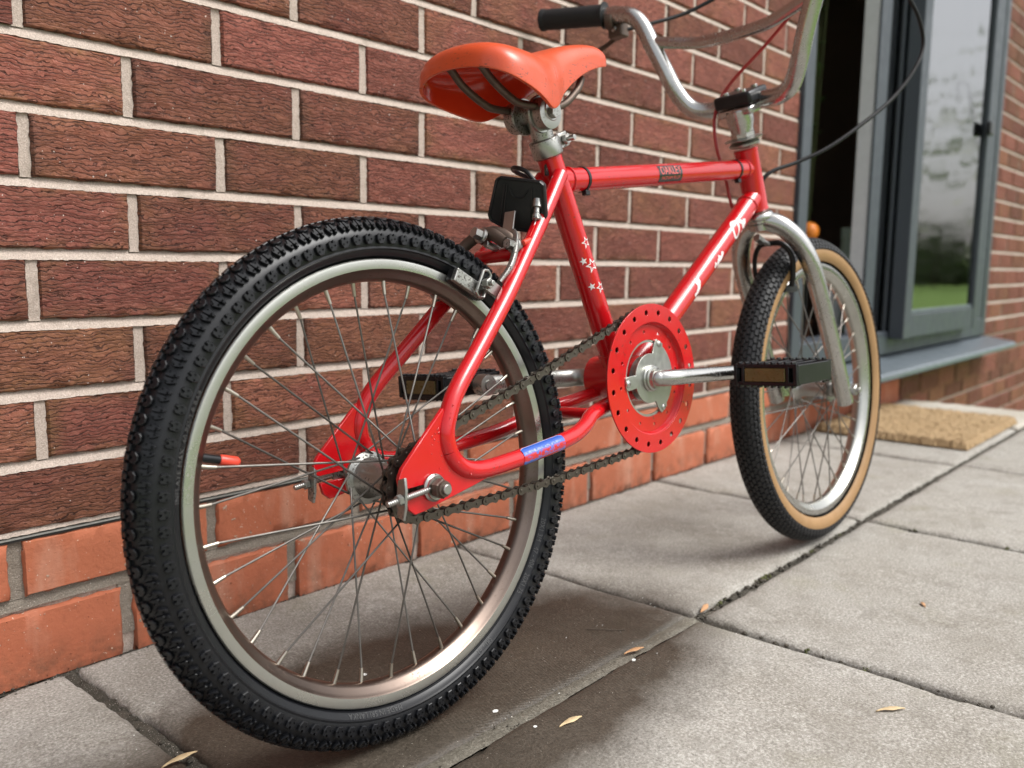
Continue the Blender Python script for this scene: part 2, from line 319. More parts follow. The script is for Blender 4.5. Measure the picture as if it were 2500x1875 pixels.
def m_saddle():
    k = NT('orange_red_saddle_vinyl'); p = k.obj(); c = k.mix(k.noise(p, 12, 3), (0.54, 0.058, 0.013), (0.60, 0.082, 0.022))
    sc2 = k.math('MULTIPLY', k.ramp(k.noise(k.scale(p, (1, 1, 3)), 160, 4, 0.7), 0.575, 0.63), k.ramp(k.noise(p, 25, 2), 0.46, 0.60), clamp=True); c = k.mix(sc2, c, (0.10, 0.03, 0.016)); c = k.mix(k.math('MULTIPLY', k.ramp(k.noise(p, 60, 5, 0.7), 0.55, 0.75), 0.35), c, (0.42, 0.06, 0.025))
    k.set(Base_Color=c, Roughness=k.ramp(k.noise(p, 40, 4), 0.3, 0.7, 0.26, 0.44), Coat_Weight=0.25, Coat_Roughness=0.2, Subsurface_Weight=0.0)
    k.set(Normal=k.bump(k.math('ADD', k.noise(p, 330, 3), k.math('MULTIPLY', sc2, -0.8)), 0.22, 0.0006)); return k.m
SADDLE = m_saddle()
def m_shell():
    k = NT('glossy_red_saddle_shell'); p = k.obj(); k.set(Base_Color=k.mix(k.noise(p, 30, 3), (0.66, 0.045, 0.012), (0.52, 0.028, 0.009)), Roughness=0.2, Coat_Weight=0.4); return k.m
SHELL = m_shell()
def m_sticker():
    k = NT('worn_blue_sticker'); p = k.obj(); u, v, _ = k.sep(k.n('TexCoord').outputs['UV'])
    c = k.mix(k.ramp(v, 0.62, 0.72), (0.045, 0.14, 0.50), (0.02, 0.085, 0.40))
    strip = k.math('MULTIPLY', k.ramp(v, 0.54, 0.60), k.ramp(v, 0.74, 0.66), clamp=True); c = k.mix(k.math('MULTIPLY', strip, k.ramp(k.noise(p, 400, 4), 0.42, 0.66)), c, (0.34, 0.36, 0.52))
    band = k.math('MULTIPLY', k.ramp(v, 0.16, 0.24), k.ramp(v, 0.60, 0.50), clamp=True); blot = k.ramp(k.noise(k.scale(p, (1, 1, 0.6)), 260, 3, 0.6, 1.5), 0.40, 0.47)
    c = k.mix(k.math('MULTIPLY', band, blot), c, (0.50, 0.02, 0.02)); rim = k.math('GREATER_THAN', v, 0.96); c = k.mix(rim, c, (0.35, 0.37, 0.5)); k.set(Base_Color=c, Roughness=0.3, Coat_Weight=0.3); return k.m
STICK = m_sticker()
def m_coir():
    k = NT('coir_mat'); P = k.pos(); c = k.mix(k.noise(P, 12, 4), (0.36, 0.245, 0.13), (0.46, 0.34, 0.20)); c = k.mix(k.ramp(k.noise(P, 380, 2), 0.45, 0.7), c, (0.24, 0.15, 0.075))
    k.set(Base_Color=c, Roughness=0.95, Specular_IOR_Level=0.1, Normal=k.bump(k.noise(P, 300, 3), 1.0, 0.004)); return k.m
COIR = m_coir()
FRAMEG = simple('anthracite_window_frame', (0.043, 0.052, 0.064), 0.5, 0, 0.12, 500, 0.12, 8); SILLM = simple('slate_grey_sill', (0.095, 0.115, 0.130), 0.40, 0, 0.12, 500, 0.12, 8)
def m_glass():
    k = NT('double_glazing'); k.t.nodes.remove(k.b); g = k.n('BsdfGlossy'); g.inputs['Roughness'].default_value = 0.045; g.inputs['Color'].default_value = (1.0, 1.0, 1.0, 1)
    t = k.n('BsdfTransparent'); t.inputs['Color'].default_value = (0.72, 0.76, 0.75, 1); f = k.n('Fresnel'); f.inputs['IOR'].default_value = 4.0
    w_ = k.noise(k.pos(), 2.2, 2); k.put(g.inputs['Normal'], k.bump(w_, 0.25, 0.01)); mx = k.n('MixShader'); k.t.links.new(f.outputs[0], mx.inputs[0]); k.t.links.new(t.outputs[0], mx.inputs[1]); k.t.links.new(g.outputs[0], mx.inputs[2]); k.t.links.new(mx.outputs[0], k.out.inputs[0]); return k.m
GLASS = m_glass()
ROOMM = simple('dark_room_wall', (0.26, 0.20, 0.16), 0.9, var=0.5, vscale=2); WHITEF = simple('white_fabric', (0.72, 0.72, 0.73), 0.8); ORANGE = simple('orange_plastic', (0.75, 0.22, 0.02), 0.4); BOTTLE = simple('milky_green_bottle', (0.45, 0.56, 0.45), 0.3)
def m_grass():
    k = NT('lawn_grass'); P = k.pos(); c = k.mix(k.noise(P, 0.6, 4), (0.15, 0.235, 0.06), (0.20, 0.30, 0.085)); c = k.mix(k.ramp(k.noise(P, 40, 3), 0.4, 0.7), c, (0.13, 0.23, 0.045)); k.set(Base_Color=c, Roughness=0.9, Specular_IOR_Level=0.1); return k.m
GRASS = m_grass()
LEAF = simple('tree_leaf', (0.060, 0.085, 0.030), 0.7, var=0.4, vscale=1.2); LEAFP = simple('pale_spring_leaf', (0.40, 0.42, 0.30), 0.7, var=0.35, vscale=1.5); BARK = simple('bark', (0.07, 0.055, 0.04), 0.9)
GRIT = m_mortar('dark_joint_grit', (0.10, 0.09, 0.072), (0.055, 0.05, 0.04), 3.0); CEMENT = m_slab('joint_cement', (0.33, 0.325, 0.29), (0.42, 0.40, 0.36)); MOSS = simple('moss', (0.075, 0.080, 0.025), 0.95, 0, 0.8, 300, 0.4, 60)
SEEDM = simple('dry_seed_wing', (0.44, 0.24, 0.115), 0.65, 0, 0.4, 250, 0.35, 90); SEEDP = simple('bleached_seed_wing', (0.56, 0.42, 0.24), 0.65, 0, 0.4, 250, 0.35, 90); CHIP = simple('white_grit', (0.72, 0.72, 0.68), 0.8)
DPC = simple('damp_course_felt', (0.030, 0.027, 0.025), 0.7, 0, 0.5, 200); DPCM = simple('damp_course_edge', (0.30, 0.295, 0.27), 0.45, 0.3, 0.4, 250, 0.3, 40)
DROPM = NT('water_bead'); DROPM.set(Base_Color=(0.9, 0.05, 0.05), Roughness=0.03, Transmission_Weight=0.6, IOR=1.33, Coat_Weight=1.0); DROPM = DROPM.m

# ================================================================== SETTING
# ground: one sheet to the horizon (lower lawn), patio bed, paving slabs
LOW = -0.36
tag(MB().box2((-220, -220, LOW-0.4), (220, 220, LOW)).build('ground', GRASS, smooth=0), kind='structure')
PAT = tag(MB().box2((-3.2, -2.55, LOW-0.1), (2.80, 0.30, -0.052)).build('patio', MORTARG, smooth=0), kind='structure')

def slab_mesh(lx, ly, seed):
    """a concrete flag with worn arrises and a slightly uneven face"""
    r = random.Random(seed); nx, ny = 44, 30; V = []; F = []
    def nz(x, y): return 0.0011*math.sin(x*9+seed)*math.cos(y*11+seed*2)+0.0007*math.sin(x*31+y*27+seed)
    xs = [-lx/2, -lx/2+0.004, -lx/2+0.011]+[(-0.5+(i+1)/(nx))*(lx-0.03) for i in range(nx-1)]+[lx/2-0.011, lx/2-0.004, lx/2]
    ys = [-ly/2, -ly/2+0.004, -ly/2+0.011]+[(-0.5+(i+1)/(ny))*(ly-0.03) for i in range(ny-1)]+[ly/2-0.011, ly/2-0.004, ly/2]
    for y in ys:
        for x in xs:
            ex = min(lx/2-abs(x), ly/2-abs(y)); d = 0.0
            if ex < 0.002: d = -0.0045-r.random()*0.003
            elif ex < 0.006: d = -0.0012-r.random()*0.001
            jx = (r.random()-0.5)*0.0036 if ex < 0.002 else 0; jy = (r.random()-0.5)*0.0036 if ex < 0.002 else 0
            if ex < 0.012 and math.sin(x*61+y*47+seed*3)+math.sin(x*23-y*31+seed) > 1.45: d -= 0.004*r.random()
            V.append((x+jx, y+jy, nz(x, y)+d))
    n = len(xs); m = len(ys)
    for j in range(m-1):
        for i in range(n-1): F.append((j*n+i, j*n+i+1, (j+1)*n+i+1, (j+1)*n+i))
    b = MB().add(V, F)
    ring = [i for i in range(n)]+[j*n+n-1 for j in range(1, m)]+[(m-1)*n+i for i in range(n-2, -1, -1)]+[j*n for j in range(m-2, 0, -1)]
    base = len(b.v); b.v += [(b.v[i][0], b.v[i][1], -0.05) for i in ring]; kk = len(ring)
    for i in range(kk): b.f.append((ring[i], base+i, base+(i+1) % kk, ring[(i+1) % kk])); b.m.append(0)
    return b
XJ = [-3.2, -2.58, -1.96, -1.34, -0.72, -0.10, 0.522, 1.142, 1.765, 2.43, 2.805]
YJ = [0.004, -0.447, -0.90, -1.35, -1.80, -2.25, -2.55]
for j in range(len(YJ)-1):
    for i in range(len(XJ)-1):
        off = 0.0 if j < 2 else 0.05*j
        x0, x1 = XJ[i]+0.0070, XJ[i+1]-0.0060; y1, y0 = YJ[j]-(0.006 if j == 0 else 0.008), YJ[j+1]+0.007
        sd_ = i*7+j*13
        s = slab_mesh(x1-x0, y1-y0, sd_).build('paving_slab', SLABL if i >= 9 else SLAB, PAT, smooth=50)
        s.location = ((x0+x1)/2, (y0+y1)/2, (random.random()-0.5)*0.0025); s.rotation_euler = (random.uniform(-1, 1)*0.0015, random.uniform(-1, 1)*0.0015, random.uniform(-1, 1)*0.0025)
# joint fillings: pointed cement near the camera, dark grit and moss farther along
def joint_strip(a, b, wd, z, seed, amp=0.0015, n=60):
    r = random.Random(seed); a = np.array(a, float); b = np.array(b, float); d = (b-a)/np.linalg.norm(b-a); q = np.array([-d[1], d[0]]); V = []; F = []; m = 5
    for i in range(n+1):
        p = a+(b-a)*i/n; ww = wd*(1+0.10*math.sin(i*0.23+seed)+0.12*(r.random()-0.5))
        for k in range(m):
            t = (k/(m-1)-0.5)*2; V.append((*(p+q*t*ww/2), z+(r.random()-0.5)*amp*2+0.0012*(1-t*t)))
    for i in range(n):
        for k in range(m-1): F.append((i*m+k, i*m+k+1, (i+1)*m+k+1, (i+1)*m+k))
    return MB().add(V, F)
joint_strip((-1.2, -0.447), (0.515, -0.447), 0.0185, -0.0022, 3, 0.0007, 130).build('joint_cement', CEMENT, PAT, smooth=60)
joint_strip((0.515, -0.4475), (2.8, -0.4475), 0.017, -0.008, 4, 0.003, 220).build('joint_grit', GRIT, PAT, smooth=60)
joint_strip((-0.10, -0.005), (-0.10, -0.44), 0.016, -0.007, 5, 0.0025, 60).build('joint_grit', GRIT, PAT, smooth=60)
for i, xj in enumerate(XJ[1:-1]):
    if abs(xj+0.10) > 0.01: joint_strip((xj, -0.005), (xj, -0.44), 0.013, -0.010, 9+i, 0.003, 50).build('joint_grit', GRIT, PAT, smooth=60)
    joint_strip((xj, -0.455), (xj, -2.5), 0.013, -0.010, 29+i, 0.003, 120).build('joint_grit', GRIT, PAT, smooth=60)
for j, yj in enumerate(YJ[2:-1]): joint_strip((-3.1, yj), (2.8, yj), 0.013, -0.010, 49+j, 0.003, 150).build('joint_grit', GRIT, PAT, smooth=60)
joint_strip((-3.1, 0.000), (2.8, 0.000), 0.012, -0.006, 60, 0.004, 260).build('joint_grit', GRIT, PAT, smooth=60)
mb = MB(); r = random.Random(5)
for (x0, x1, y0, y1, n) in ((0.53, 0.95, -0.452, -0.443, 90), (1.0, 1.9, -0.452, -0.443, 60), (1.14, 1.145, -0.9, -0.5, 26), (0.522, 0.526, -0.9, -0.5, 22), (-0.104, -0.096, -0.4, -0.02, 20)):
    for _ in range(n):
        p = (r.uniform(x0, x1), r.uniform(y0, y1), r.uniform(-0.008, -0.003)); s_ = r.uniform(0.0012, 0.0040); mb.ball(p, s_, 6, (1, 1, 0.7))
mb.build('joint_pebbles', GRIT, PAT, smooth=60, kind='stuff')
mb = MB()
for (x, y, n, sp) in ((0.733, -0.446, 26, 0.011), (0.90, -0.447, 12, 0.012), (1.149, -0.538, 10, 0.008), (1.150, -0.687, 16, 0.012), (0.526, -0.60, 8, 0.010), (0.527, -0.67, 10, 0.014), (1.03, -0.446, 10, 0.012), (1.90, -0.012, 30, 0.016), (0.60, -0.447, 10, 0.010)):
    for _ in range(n):
        mb.ball((x+r.gauss(0, sp), y+r.gauss(0, 0.002), -0.006+r.random()*0.004), r.uniform(0.0010, 0.0026), 6, (1, 1, 0.8))
mb.build('joint_moss', MOSS, PAT, smooth=60, kind='stuff')

# ------------------------------------------------------------------ brick wall
B0 = 0.6906; PIT = 0.225; WX0, WX1, WZ0, WZ1 = 1.785, 3.835, 0.1656, 2.05
XL, XR, ZT = -1.70, 6.30, 2.55
wall = MB()
def slabbox(x0, x1, z0, z1): wall.box2((x0, 0.0086, z0), (x1, 0.11, z1))
slabbox(XL, WX0, LOW-0.2, ZT); slabbox(WX1, XR, LOW-0.2, ZT); slabbox(WX0, WX1, LOW-0.2, WZ0-0.012); slabbox(WX0, WX1, WZ1, ZT)
jr = random.Random(77)
def n1(x, s): return math.sin(x*37+s)*0.35+math.sin(x*211+s*2.3)*0.3+math.sin(x*640+s*3.1)*0.35+(jr.random()-0.5)*1.3
def bed(x0, x1, z, s, yt=0.0070, yb=0.0004, hh=0.0061):
    n = max(2, int((x1-x0)/(0.0042 if x0 < 1.0 and x1 < 2.5 else 0.02))); V = []; F = []
    for i in range(n+1):
        x = x0+(x1-x0)*i/n; e = n1(x, s); e2 = n1(x, s+4)
        V += [(x, 0.0085, z-hh-0.0012), (x, yb+0.0006*e2, z-hh+0.0006*e), (x, (yt+yb)*0.42+0.0004*e, z), (x, yt+0.0003*e2, z+hh+0.0005*e2), (x, 0.0085, z+hh+0.002)]
    for i in range(n):
        for k in range(4): a = i*5+k; F.append((a, a+1, a+6, a+5))
    wall.add(V, F)
def perp(x, z0, z1, s, y=0.0034, hw=0.0060):
    n = 16; V = []; F = []
    for i in range(n+1):
        z = z0+(z1-z0)*i/n; e = n1(z, s+x*50); e2 = n1(z, s+x*70+2)
        V += [(x-hw-0.001, 0.0085, z), (x-hw+0.0006*e, y+0.0006*e2, z), (x+hw+0.0006*e2, y+0.0005*e, z), (x+hw+0.001, 0.0085, z)]
    for i in range(n):
        for k in range(3): a = i*4+k; F.append((a, a+1, a+5, a+4))
    wall.add(V, F)
bricks = []                     # (x0, x1, zc, kind)
for k in range(-24, 15):
    zc = B0-0.075*(k-0.5); zj = B0-0.075*k
    if zc > ZT-0.04 or zc < LOW+0.02: continue
    low = k >= 8
    pitch_, off = PIT, (0.0 if k % 2 else PIT/2)
    if low: pitch_, off = 0.232, (0.085 if k % 2 == 0 else -0.028)
    segs = [(XL, XR)] if zc < WZ0 or zc > WZ1 else [(XL, WX0), (WX1, XR)]
    for (a, b) in segs:
        wall.cur = 1 if low else 0
        if not low and k != 7: bed(a, b, zj, k*3.1)
        elif low and k < 9: bed(a, b, zj, k*3.1, 0.0090, 0.0048, 0.0085)
        n0 = math.floor((a-off)/pitch_); x = off+n0*pitch_
        while x < b-0.01:
            x0 = max(a, x+(0.0 if x < a else 0.005)); x1 = min(b, x+pitch_-0.005)
            if x > a+0.01: perp(x, zc-0.0335, zc+0.0335, k*1.3, 0.0062 if low else 0.0034, 0.009 if low else 0.0060)
            if x1-x0 > 0.02: bricks.append((x0, x1, zc, 'plinth' if low and x < 2.62 else 'rustic', k))
            x += pitch_
# bed of mortar above the damp-proof course
wall.cur = 0; bed(XL, XR if False else WX0, 0.1690, 5, 0.004, 0.0015, 0.0035)
WALL = wall.build('brick_wall', [MORTAR, MORTARG], smooth=45, clean=False, label='rustic red brick house wall with buff mortar and an orange brick plinth', cat='wall')
dpc = MB().box2((XL, 0.0010, 0.1594), (WX0, 0.012, 0.1620)).build('damp_course', DPC, WALL, smooth=0)
MB().box2((XL, -0.0008, 0.1624), (WX0, 0.010, 0.1636)).build('damp_course_lip', DPCM, WALL, smooth=0)
def brick_mesh(L, H, seed, soft):
    r = random.Random(seed); nx, nz = 26, 9; V = []; F = []
    for j in range(nz+1):
        for i in range(nx+1):
            x = (i/nx-0.5)*L; z = (j/nz-0.5)*H; ed = i in (0, nx) or j in (0, nz); ed2 = i in (1, nx-1) or j in (1, nz-1)
            y = (0.0030+r.random()*0.0016 if ed else 0.0004*r.random() if ed2 else 0.0)+0.0006*math.sin(x*23+seed)+0.0005*math.sin(z*70+x*31+seed*2)
            if ed: x += (r.random()-0.5)*0.0022*soft; z += (r.random()-0.5)*0.0022*soft
            elif ed2:
                if i == 1: x = -L/2+0.0022
                if i == nx-1: x = L/2-0.0022
                if j == 1: z = -H/2+0.0020
                if j == nz-1: z = H/2-0.0020
            V.append((x, y, z))
    n = nx+1
    for j in range(nz):
        for i in range(nx): F.append((j*n+i, j*n+i+1, (j+1)*n+i+1, (j+1)*n+i))
    b = MB().add(V, F); ring = list(range(n))+[j*n+nx for j in range(1, nz+1)]+[nz*n+i for i in range(nx-1, -1, -1)]+[j*n for j in range(nz-1, 0, -1)]
    base = len(b.v); b.v += [(b.v[i][0], 0.03, b.v[i][2]) for i in ring]; kk = len(ring)
    for i in range(kk): b.f.append((ring[i], ring[(i+1) % kk], base+(i+1) % kk, base+i)); b.m.append(0)
    return b
def proj(p):
    d = np.array(p)-CAM; zc = d @ fw
    return (1250+2162.6*(d @ r2)/zc, 937.5-2162.6*(d @ u2)/zc, zc)
cand = []
for bk in bricks:
    x0, x1, zc, kd, k = bk
    if x1 < -0.45: cand.append((0, bk)); continue
    A = proj((x0, 0, zc)); B = proj((x1, 0, zc)); inside = A[2] > 0.1 and B[0] > -150 and A[0] < 2560 and -160 < A[1] < 1900
    hid = zc < 0 and x0 < 2.8
    cand.append(((B[0]-A[0]) if inside and not hid else 0, bk))
cand.sort(key=lambda t: -t[0]); near = [c[1] for c in cand[:298] if c[0] > 0]; nearset = set(near)
cache = {}; far = MB(); frnd = []
for bk in bricks:
    x0, x1, zc, kd, k = bk; L = x1-x0
    if bk in nearset:
        v = random.randrange(6) if L > 0.20 else 100+int(L*1000)
        key = (kd, v, round(L, 3), k == 9); zb = zc if k != 9 else 0.0365
        if key not in cache:
            cache[key] = brick_mesh(L-(0.0018 if kd == 'rustic' else 0.005), (0.0640 if kd == 'rustic' else 0.0620) if k != 9 else 0.0820, hash(key) % 997, 1.0 if kd == 'rustic' else 1.6).mesh('brick', [BRICK if kd == 'rustic' else PLINTH], 50)
        o = bpy.data.objects.new('brick', cache[key]); link(o, WALL); o.location = ((x0+x1)/2, (random.random()-0.5)*0.0016, zb+(random.random()-0.5)*0.001); o.rotation_euler = (random.uniform(-1, 1)*0.006, random.uniform(-1, 1)*0.004, random.uniform(-1, 1)*0.003)
    elif not (zc < 0 and x1 < 2.7):
        far.box2((x0, 0.0, zc-0.0325), (x1, 0.03, zc+0.0325)); frnd += [random.random()]*6
fo = far.build('brick_courses_beyond', BRICKF, WALL, smooth=0, clean=False, kind='stuff')
at = fo.data.attributes.new('rnd', 'FLOAT', 'FACE'); at.data.foreach_set('value', frnd)

# ------------------------------------------------------------------ window
WIN = empty('window', None, (WX0, 0.0, WZ0)); tag(WIN, 'anthracite grey framed window with open left light and sill, set in brick wall', 'window')
def wpart(name, boxes, m, bevel=0.003, parent=WIN, **tg):
    b = MB()
    for (a, c) in boxes: b.box2(np.array(a)-np.array([WX0, 0, WZ0]), np.array(c)-np.array([WX0, 0, WZ0]))
    return b.build(name, m, parent, smooth=30, bevel=bevel, **tg)
wpart('frame', [((WX0+0.002, -0.012, WZ0+0.012), (WX0+0.062, 0.075, WZ1-0.002)), ((WX1-0.062, -0.010, WZ0+0.012), (WX1-0.002, 0.075, WZ1-0.002)), ((WX0+0.062, -0.008, WZ1-0.07), (WX1-0.062, 0.072, WZ1-0.004)),
                ((WX0+0.062, -0.010, WZ0+0.012), (WX1-0.062, 0.074, WZ0+0.088))], FRAMEG)
wpart('mullion', [((2.318, -0.009, WZ0+0.089), (2.406, -0.001, WZ1-0.071))], FRAMEG)
wpart('mullion_liner', [((2.322, 0.000, WZ0+0.089), (2.400, 0.046, WZ1-0.071))], WHITEF, 0.002)
sx0, sx1, sz0, sz1 = 2.555, 3.470, 0.2300, WZ1-0.05
wpart('frame_post', [((2.552, 0.000, WZ0+0.089), (2.610, 0.070, WZ1-0.071)), ((3.455, -0.006, WZ0+0.089), (WX1-0.063, 0.070, WZ1-0.071))], FRAMEG)
wpart('sash', [((sx0, -0.060, sz0), (sx0+0.075, -0.012, sz1)), ((sx1-0.060, -0.060, sz0), (sx1, -0.012, sz1)), ((sx0+0.075, -0.058, sz0+0.001), (sx1-0.060, -0.014, sz0+0.080)), ((sx0+0.075, -0.058, sz1-0.08), (sx1-0.060, -0.014, sz1-0.001))], FRAMEG)
wpart('glazing_bead', [((sx0+0.076, -0.052, sz0+0.081), (sx1-0.061, -0.038, sz0+0.094))], SILLM, 0.002)
wpart('pane', [((sx0+0.073, -0.046, sz0+0.078), (sx1-0.058, -0.042, sz1-0.078))], GLASS, 0)
wpart('pane', [((2.404, 0.006, WZ0+0.087), (2.556, 0.010, WZ1-0.072))], GLASS, 0)
wpart('handle', [((sx1-0.10, -0.078, 0.98), (sx1-0.045, -0.061, 1.03))], PLASTIC, 0.004)
b = MB(); o_ = np.array([WX0, 0, WZ0])
prof = [(-0.125, 0.128), (-0.125, 0.140), (-0.118, 0.150), (0.02, 0.172), (0.02, 0.150), (-0.108, 0.136), (-0.112, 0.126)]
xa, xb = WX0-0.06, WX1+0.06; V = [(xa, p[0], p[1])-o_ for p in prof]+[(xb, p[0], p[1])-o_ for p in prof]; kk = len(prof)
b.add(V, [tuple(range(kk)), tuple(range(2*kk-1, kk-1, -1))]+[(i, (i+1) % kk, kk+(i+1) % kk, kk+i) for i in range(kk)])
b.build('sill', SILLM, WIN, smooth=25)
# dark room behind the open light
rm = MB(); rm.box2((1.2, 0.115, 0.0), (1.25, 3.2, 2.4)); rm.box2((4.5, 0.115, 0.0), (4.55, 3.2, 2.4)); rm.box2((1.25, 3.15, 0.0), (4.5, 3.2, 2.4)); rm.box2((1.25, 0.115, -0.05), (4.5, 3.15, 0.0)); rm.box2((1.25, 0.115, 2.4), (4.5, 3.15, 2.45))
rm.build('room', ROOMM, smooth=0, kind='structure')
wb = MB().box2((WX0+0.03, 0.076, 0.19), (WX1-0.03, 0.30, 0.215)).build('window_board', simple('dark_window_board', (0.05, 0.045, 0.04), 0.5), WIN, smooth=0); wb.location = (-WX0, 0, -WZ0)
def bottle(x, y, z, h, rr, m, label, cat='bottle', grp=None):
    b = MB().lathe([(rr*0.9, 0), (rr, 0.01), (rr, h*0.62), (rr*0.45, h*0.78), (rr*0.4, h*0.9), (rr*0.46, h*0.9), (rr*0.46, h), (0.0, h)], (0, 0, 0), (0, 0, 1), 20)
    o = b.build('bottle', m, smooth=40, label=label, cat=cat, group=grp); o.location = (x, y, z); return o
bottle(2.525, 0.135, 0.2155, 0.38, 0.042, BOTTLE, 'milky green bottle on the window board beside the white mullion lining')
bottle(2.425, 0.135, 0.2155, 0.20, 0.035, simple('white_pot', (0.6, 0.62, 0.62), 0.4), 'short white bottle on the window board behind the front wheel')
OR = empty('ornament', None, (2.262, 0.155, 0.2155)); tag(OR, 'small orange ball on a dark stand inside the dark window', 'ornament')
MB().ball((0, 0, 0.574-0.2155), 0.030, 18).build('ball', ORANGE, OR, smooth=60); MB().lathe([(0.030, 0), (0.030, 0.006), (0.005, 0.012), (0.004, 0.574-0.2155-0.028)], (0, 0, 0), (0, 0, 1), 14).build('stand', PLASTIC, OR)
PL = empty('house_plant', None, (2.42, 0.235, 0.2155)); tag(PL, 'dim leafy house plant in a brown pot inside the open window', 'plant')
MB().lathe([(0.030, 0), (0.038, 0.06), (0.041, 0.06), (0.041, 0.07), (0.034, 0.07), (0.0, 0.062)], (0, 0, 0), (0, 0, 1), 20).build('pot', simple('brown_pot', (0.20, 0.09, 0.05), 0.6), PL)
pb = MB(); lf = MB(); r = random.Random(31)
for k_ in range(9):
    a_ = r.uniform(0, 6.28); tp0 = np.array([0.05*math.cos(a_), 0.05*math.sin(a_)+0.02, r.uniform(0.55, 1.25)]); pth = smoothpath([(0, 0, 0.06), tp0*np.array([0.5, 0.5, 0.5]), tp0], 5); pb.tube(pth, 0.003, 6)
    for q_ in range(11):
        c_ = pth[r.randrange(3, len(pth))]; u_ = np.array([r.gauss(0, 1), abs(r.gauss(0, 0.6)), r.gauss(0, 0.6)]); u_ /= np.linalg.norm(u_); v_ = np.cross(u_, [0, 0, 1]); L_2 = r.uniform(0.05, 0.10)
        lf.add([c_, c_+u_*L_2*0.5+v_*L_2*0.28+np.array([0, 0, 0.01]), c_+u_*L_2, c_+u_*L_2*0.5-v_*L_2*0.28+np.array([0, 0, 0.01])], [(0, 1, 2, 3)])
pb.build('stems', simple('plant_stem', (0.10, 0.12, 0.04), 0.7), PL); lf.build('leaves', simple('house_leaf', (0.10, 0.17, 0.05), 0.5, var=0.4), PL, smooth=0, clean=False)
# ------------------------------------------------------------------ doormat
mt = MB(); nx, ny = 60, 50; V = []; F = []; r = random.Random(11)
for j in range(ny+1):
    for i in range(nx+1):
        e = i in (0, nx) or j in (0, ny); V.append((1.945+0.56*i/nx+(r.gauss(0, 0.003) if e else 0), -0.425+0.40*j/ny+(r.gauss(0, 0.003) if e else 0), 0.004+(0.002 if e else 0.016+r.random()*0.005)))
n = nx+1
for j in range(ny):
    for i in range(nx): F.append((j*n+i, j*n+i+1, (j+1)*n+i+1, (j+1)*n+i))
mt.add(V, F); mt.box2((1.945, -0.425, 0.0035), (2.505, -0.025, 0.006))
mt.build('doormat', COIR, smooth=0, clean=False, label='brown coir doormat lying on the paving beneath the window', cat='doormat')

# ------------------------------------------------------------------ garden that the window and the chrome mirror
def tree(x, y, h, rad, m, label, n, seed, z=LOW, ck=0.58):
    r = random.Random(seed); T = empty('garden_tree', None, (x, y, z)); tag(T, label, 'tree', 'trees beyond the lawn')
    b = MB(); b.tube([(0, 0, 0), (0.05*h*0.2, 0, h*0.3), (0.1, 0.08, h*0.7)], [h*0.025, h*0.02, h*0.006], 8)
    for _ in range(7):
        a = r.uniform(0, 6.28); b.tube([(0.05, 0, h*r.uniform(0.25, 0.5)), (math.cos(a)*rad*0.6, math.sin(a)*rad*0.6, h*r.uniform(0.6, 0.85))], [h*0.010, h*0.003], 6)
    b.build('trunk', BARK, T)
    N = n; V = np.zeros((N*4, 3)); F = []
    cl = [(r.gauss(0, rad*0.45), r.gauss(0, rad*0.45), h*ck+r.gauss(0, h*0.18)) for _ in range(26)]
    for i in range(N):
        c = cl[r.randrange(26)]; p = np.array([c[0]+r.gauss(0, rad*0.2), c[1]+r.gauss(0, rad*0.2), max(0.1, c[2]+r.gauss(0, h*0.06))]); u = np.array([r.gauss(0, 1), r.gauss(0, 1), r.gauss(0, 1)]); u /= np.linalg.norm(u); q = np.cross(u, [r.gauss(0, 1), r.gauss(0, 1), r.gauss(0, 1)]); q /= np.linalg.norm(q); s_ = r.uniform(0.06, 0.14)*h/6
        V[4*i:4*i+4] = [p-u*s_, p+q*s_*0.6, p+u*s_, p-q*s_*0.6]; F.append((4*i, 4*i+1, 4*i+2, 4*i+3))
    MB().add(V.tolist(), F).build('crown', m, T, smooth=0, clean=False)
tr = random.Random(3)
spots = [(a, d) for a in (-3, -8, -12, -15.5, -19, -24, -31, -40, -52, -66, -82, -100) for d in (tr.uniform(30, 44),)]
for i, (a, d) in enumerate(spots):
    pale = i % 2 == 0
    tree(2.5+d*math.cos(R(a)), d*math.sin(R(a)), tr.uniform(9, 12) if pale else tr.uniform(3.0, 4.2), tr.uniform(2.6, 3.6), LEAFP if pale else LEAF,
         ('tall pale spring tree on the far side of the lawn' if pale else 'low dark leafy tree on the far side of the lawn'), 420 if pale else 2600, 50+i, ck=0.58 if pale else 0.42)
hg = MB(); V = []; F = []
for i in range(16000):
    a = R(tr.uniform(-112, 2)); d = 47+tr.gauss(0, 0.8); p = np.array([2.5+d*math.cos(a), d*math.sin(a), LOW+abs(tr.gauss(0, 1.0))*0.9]); u = np.array([tr.gauss(0, 1) for _ in range(3)]); u /= np.linalg.norm(u); q = np.cross(u, [tr.gauss(0, 1) for _ in range(3)]); q /= np.linalg.norm(q); s_ = tr.uniform(0.2, 0.45)
    b_ = len(V); V += [tuple(p-u*s_), tuple(p+q*s_*0.7), tuple(p+u*s_), tuple(p-q*s_*0.7)]; F.append((b_, b_+1, b_+2, b_+3))
hg.add(V, F).build('hedge', LEAF, smooth=0, clean=False, label='long dark hedge closing the far side of the lawn', cat='hedge')

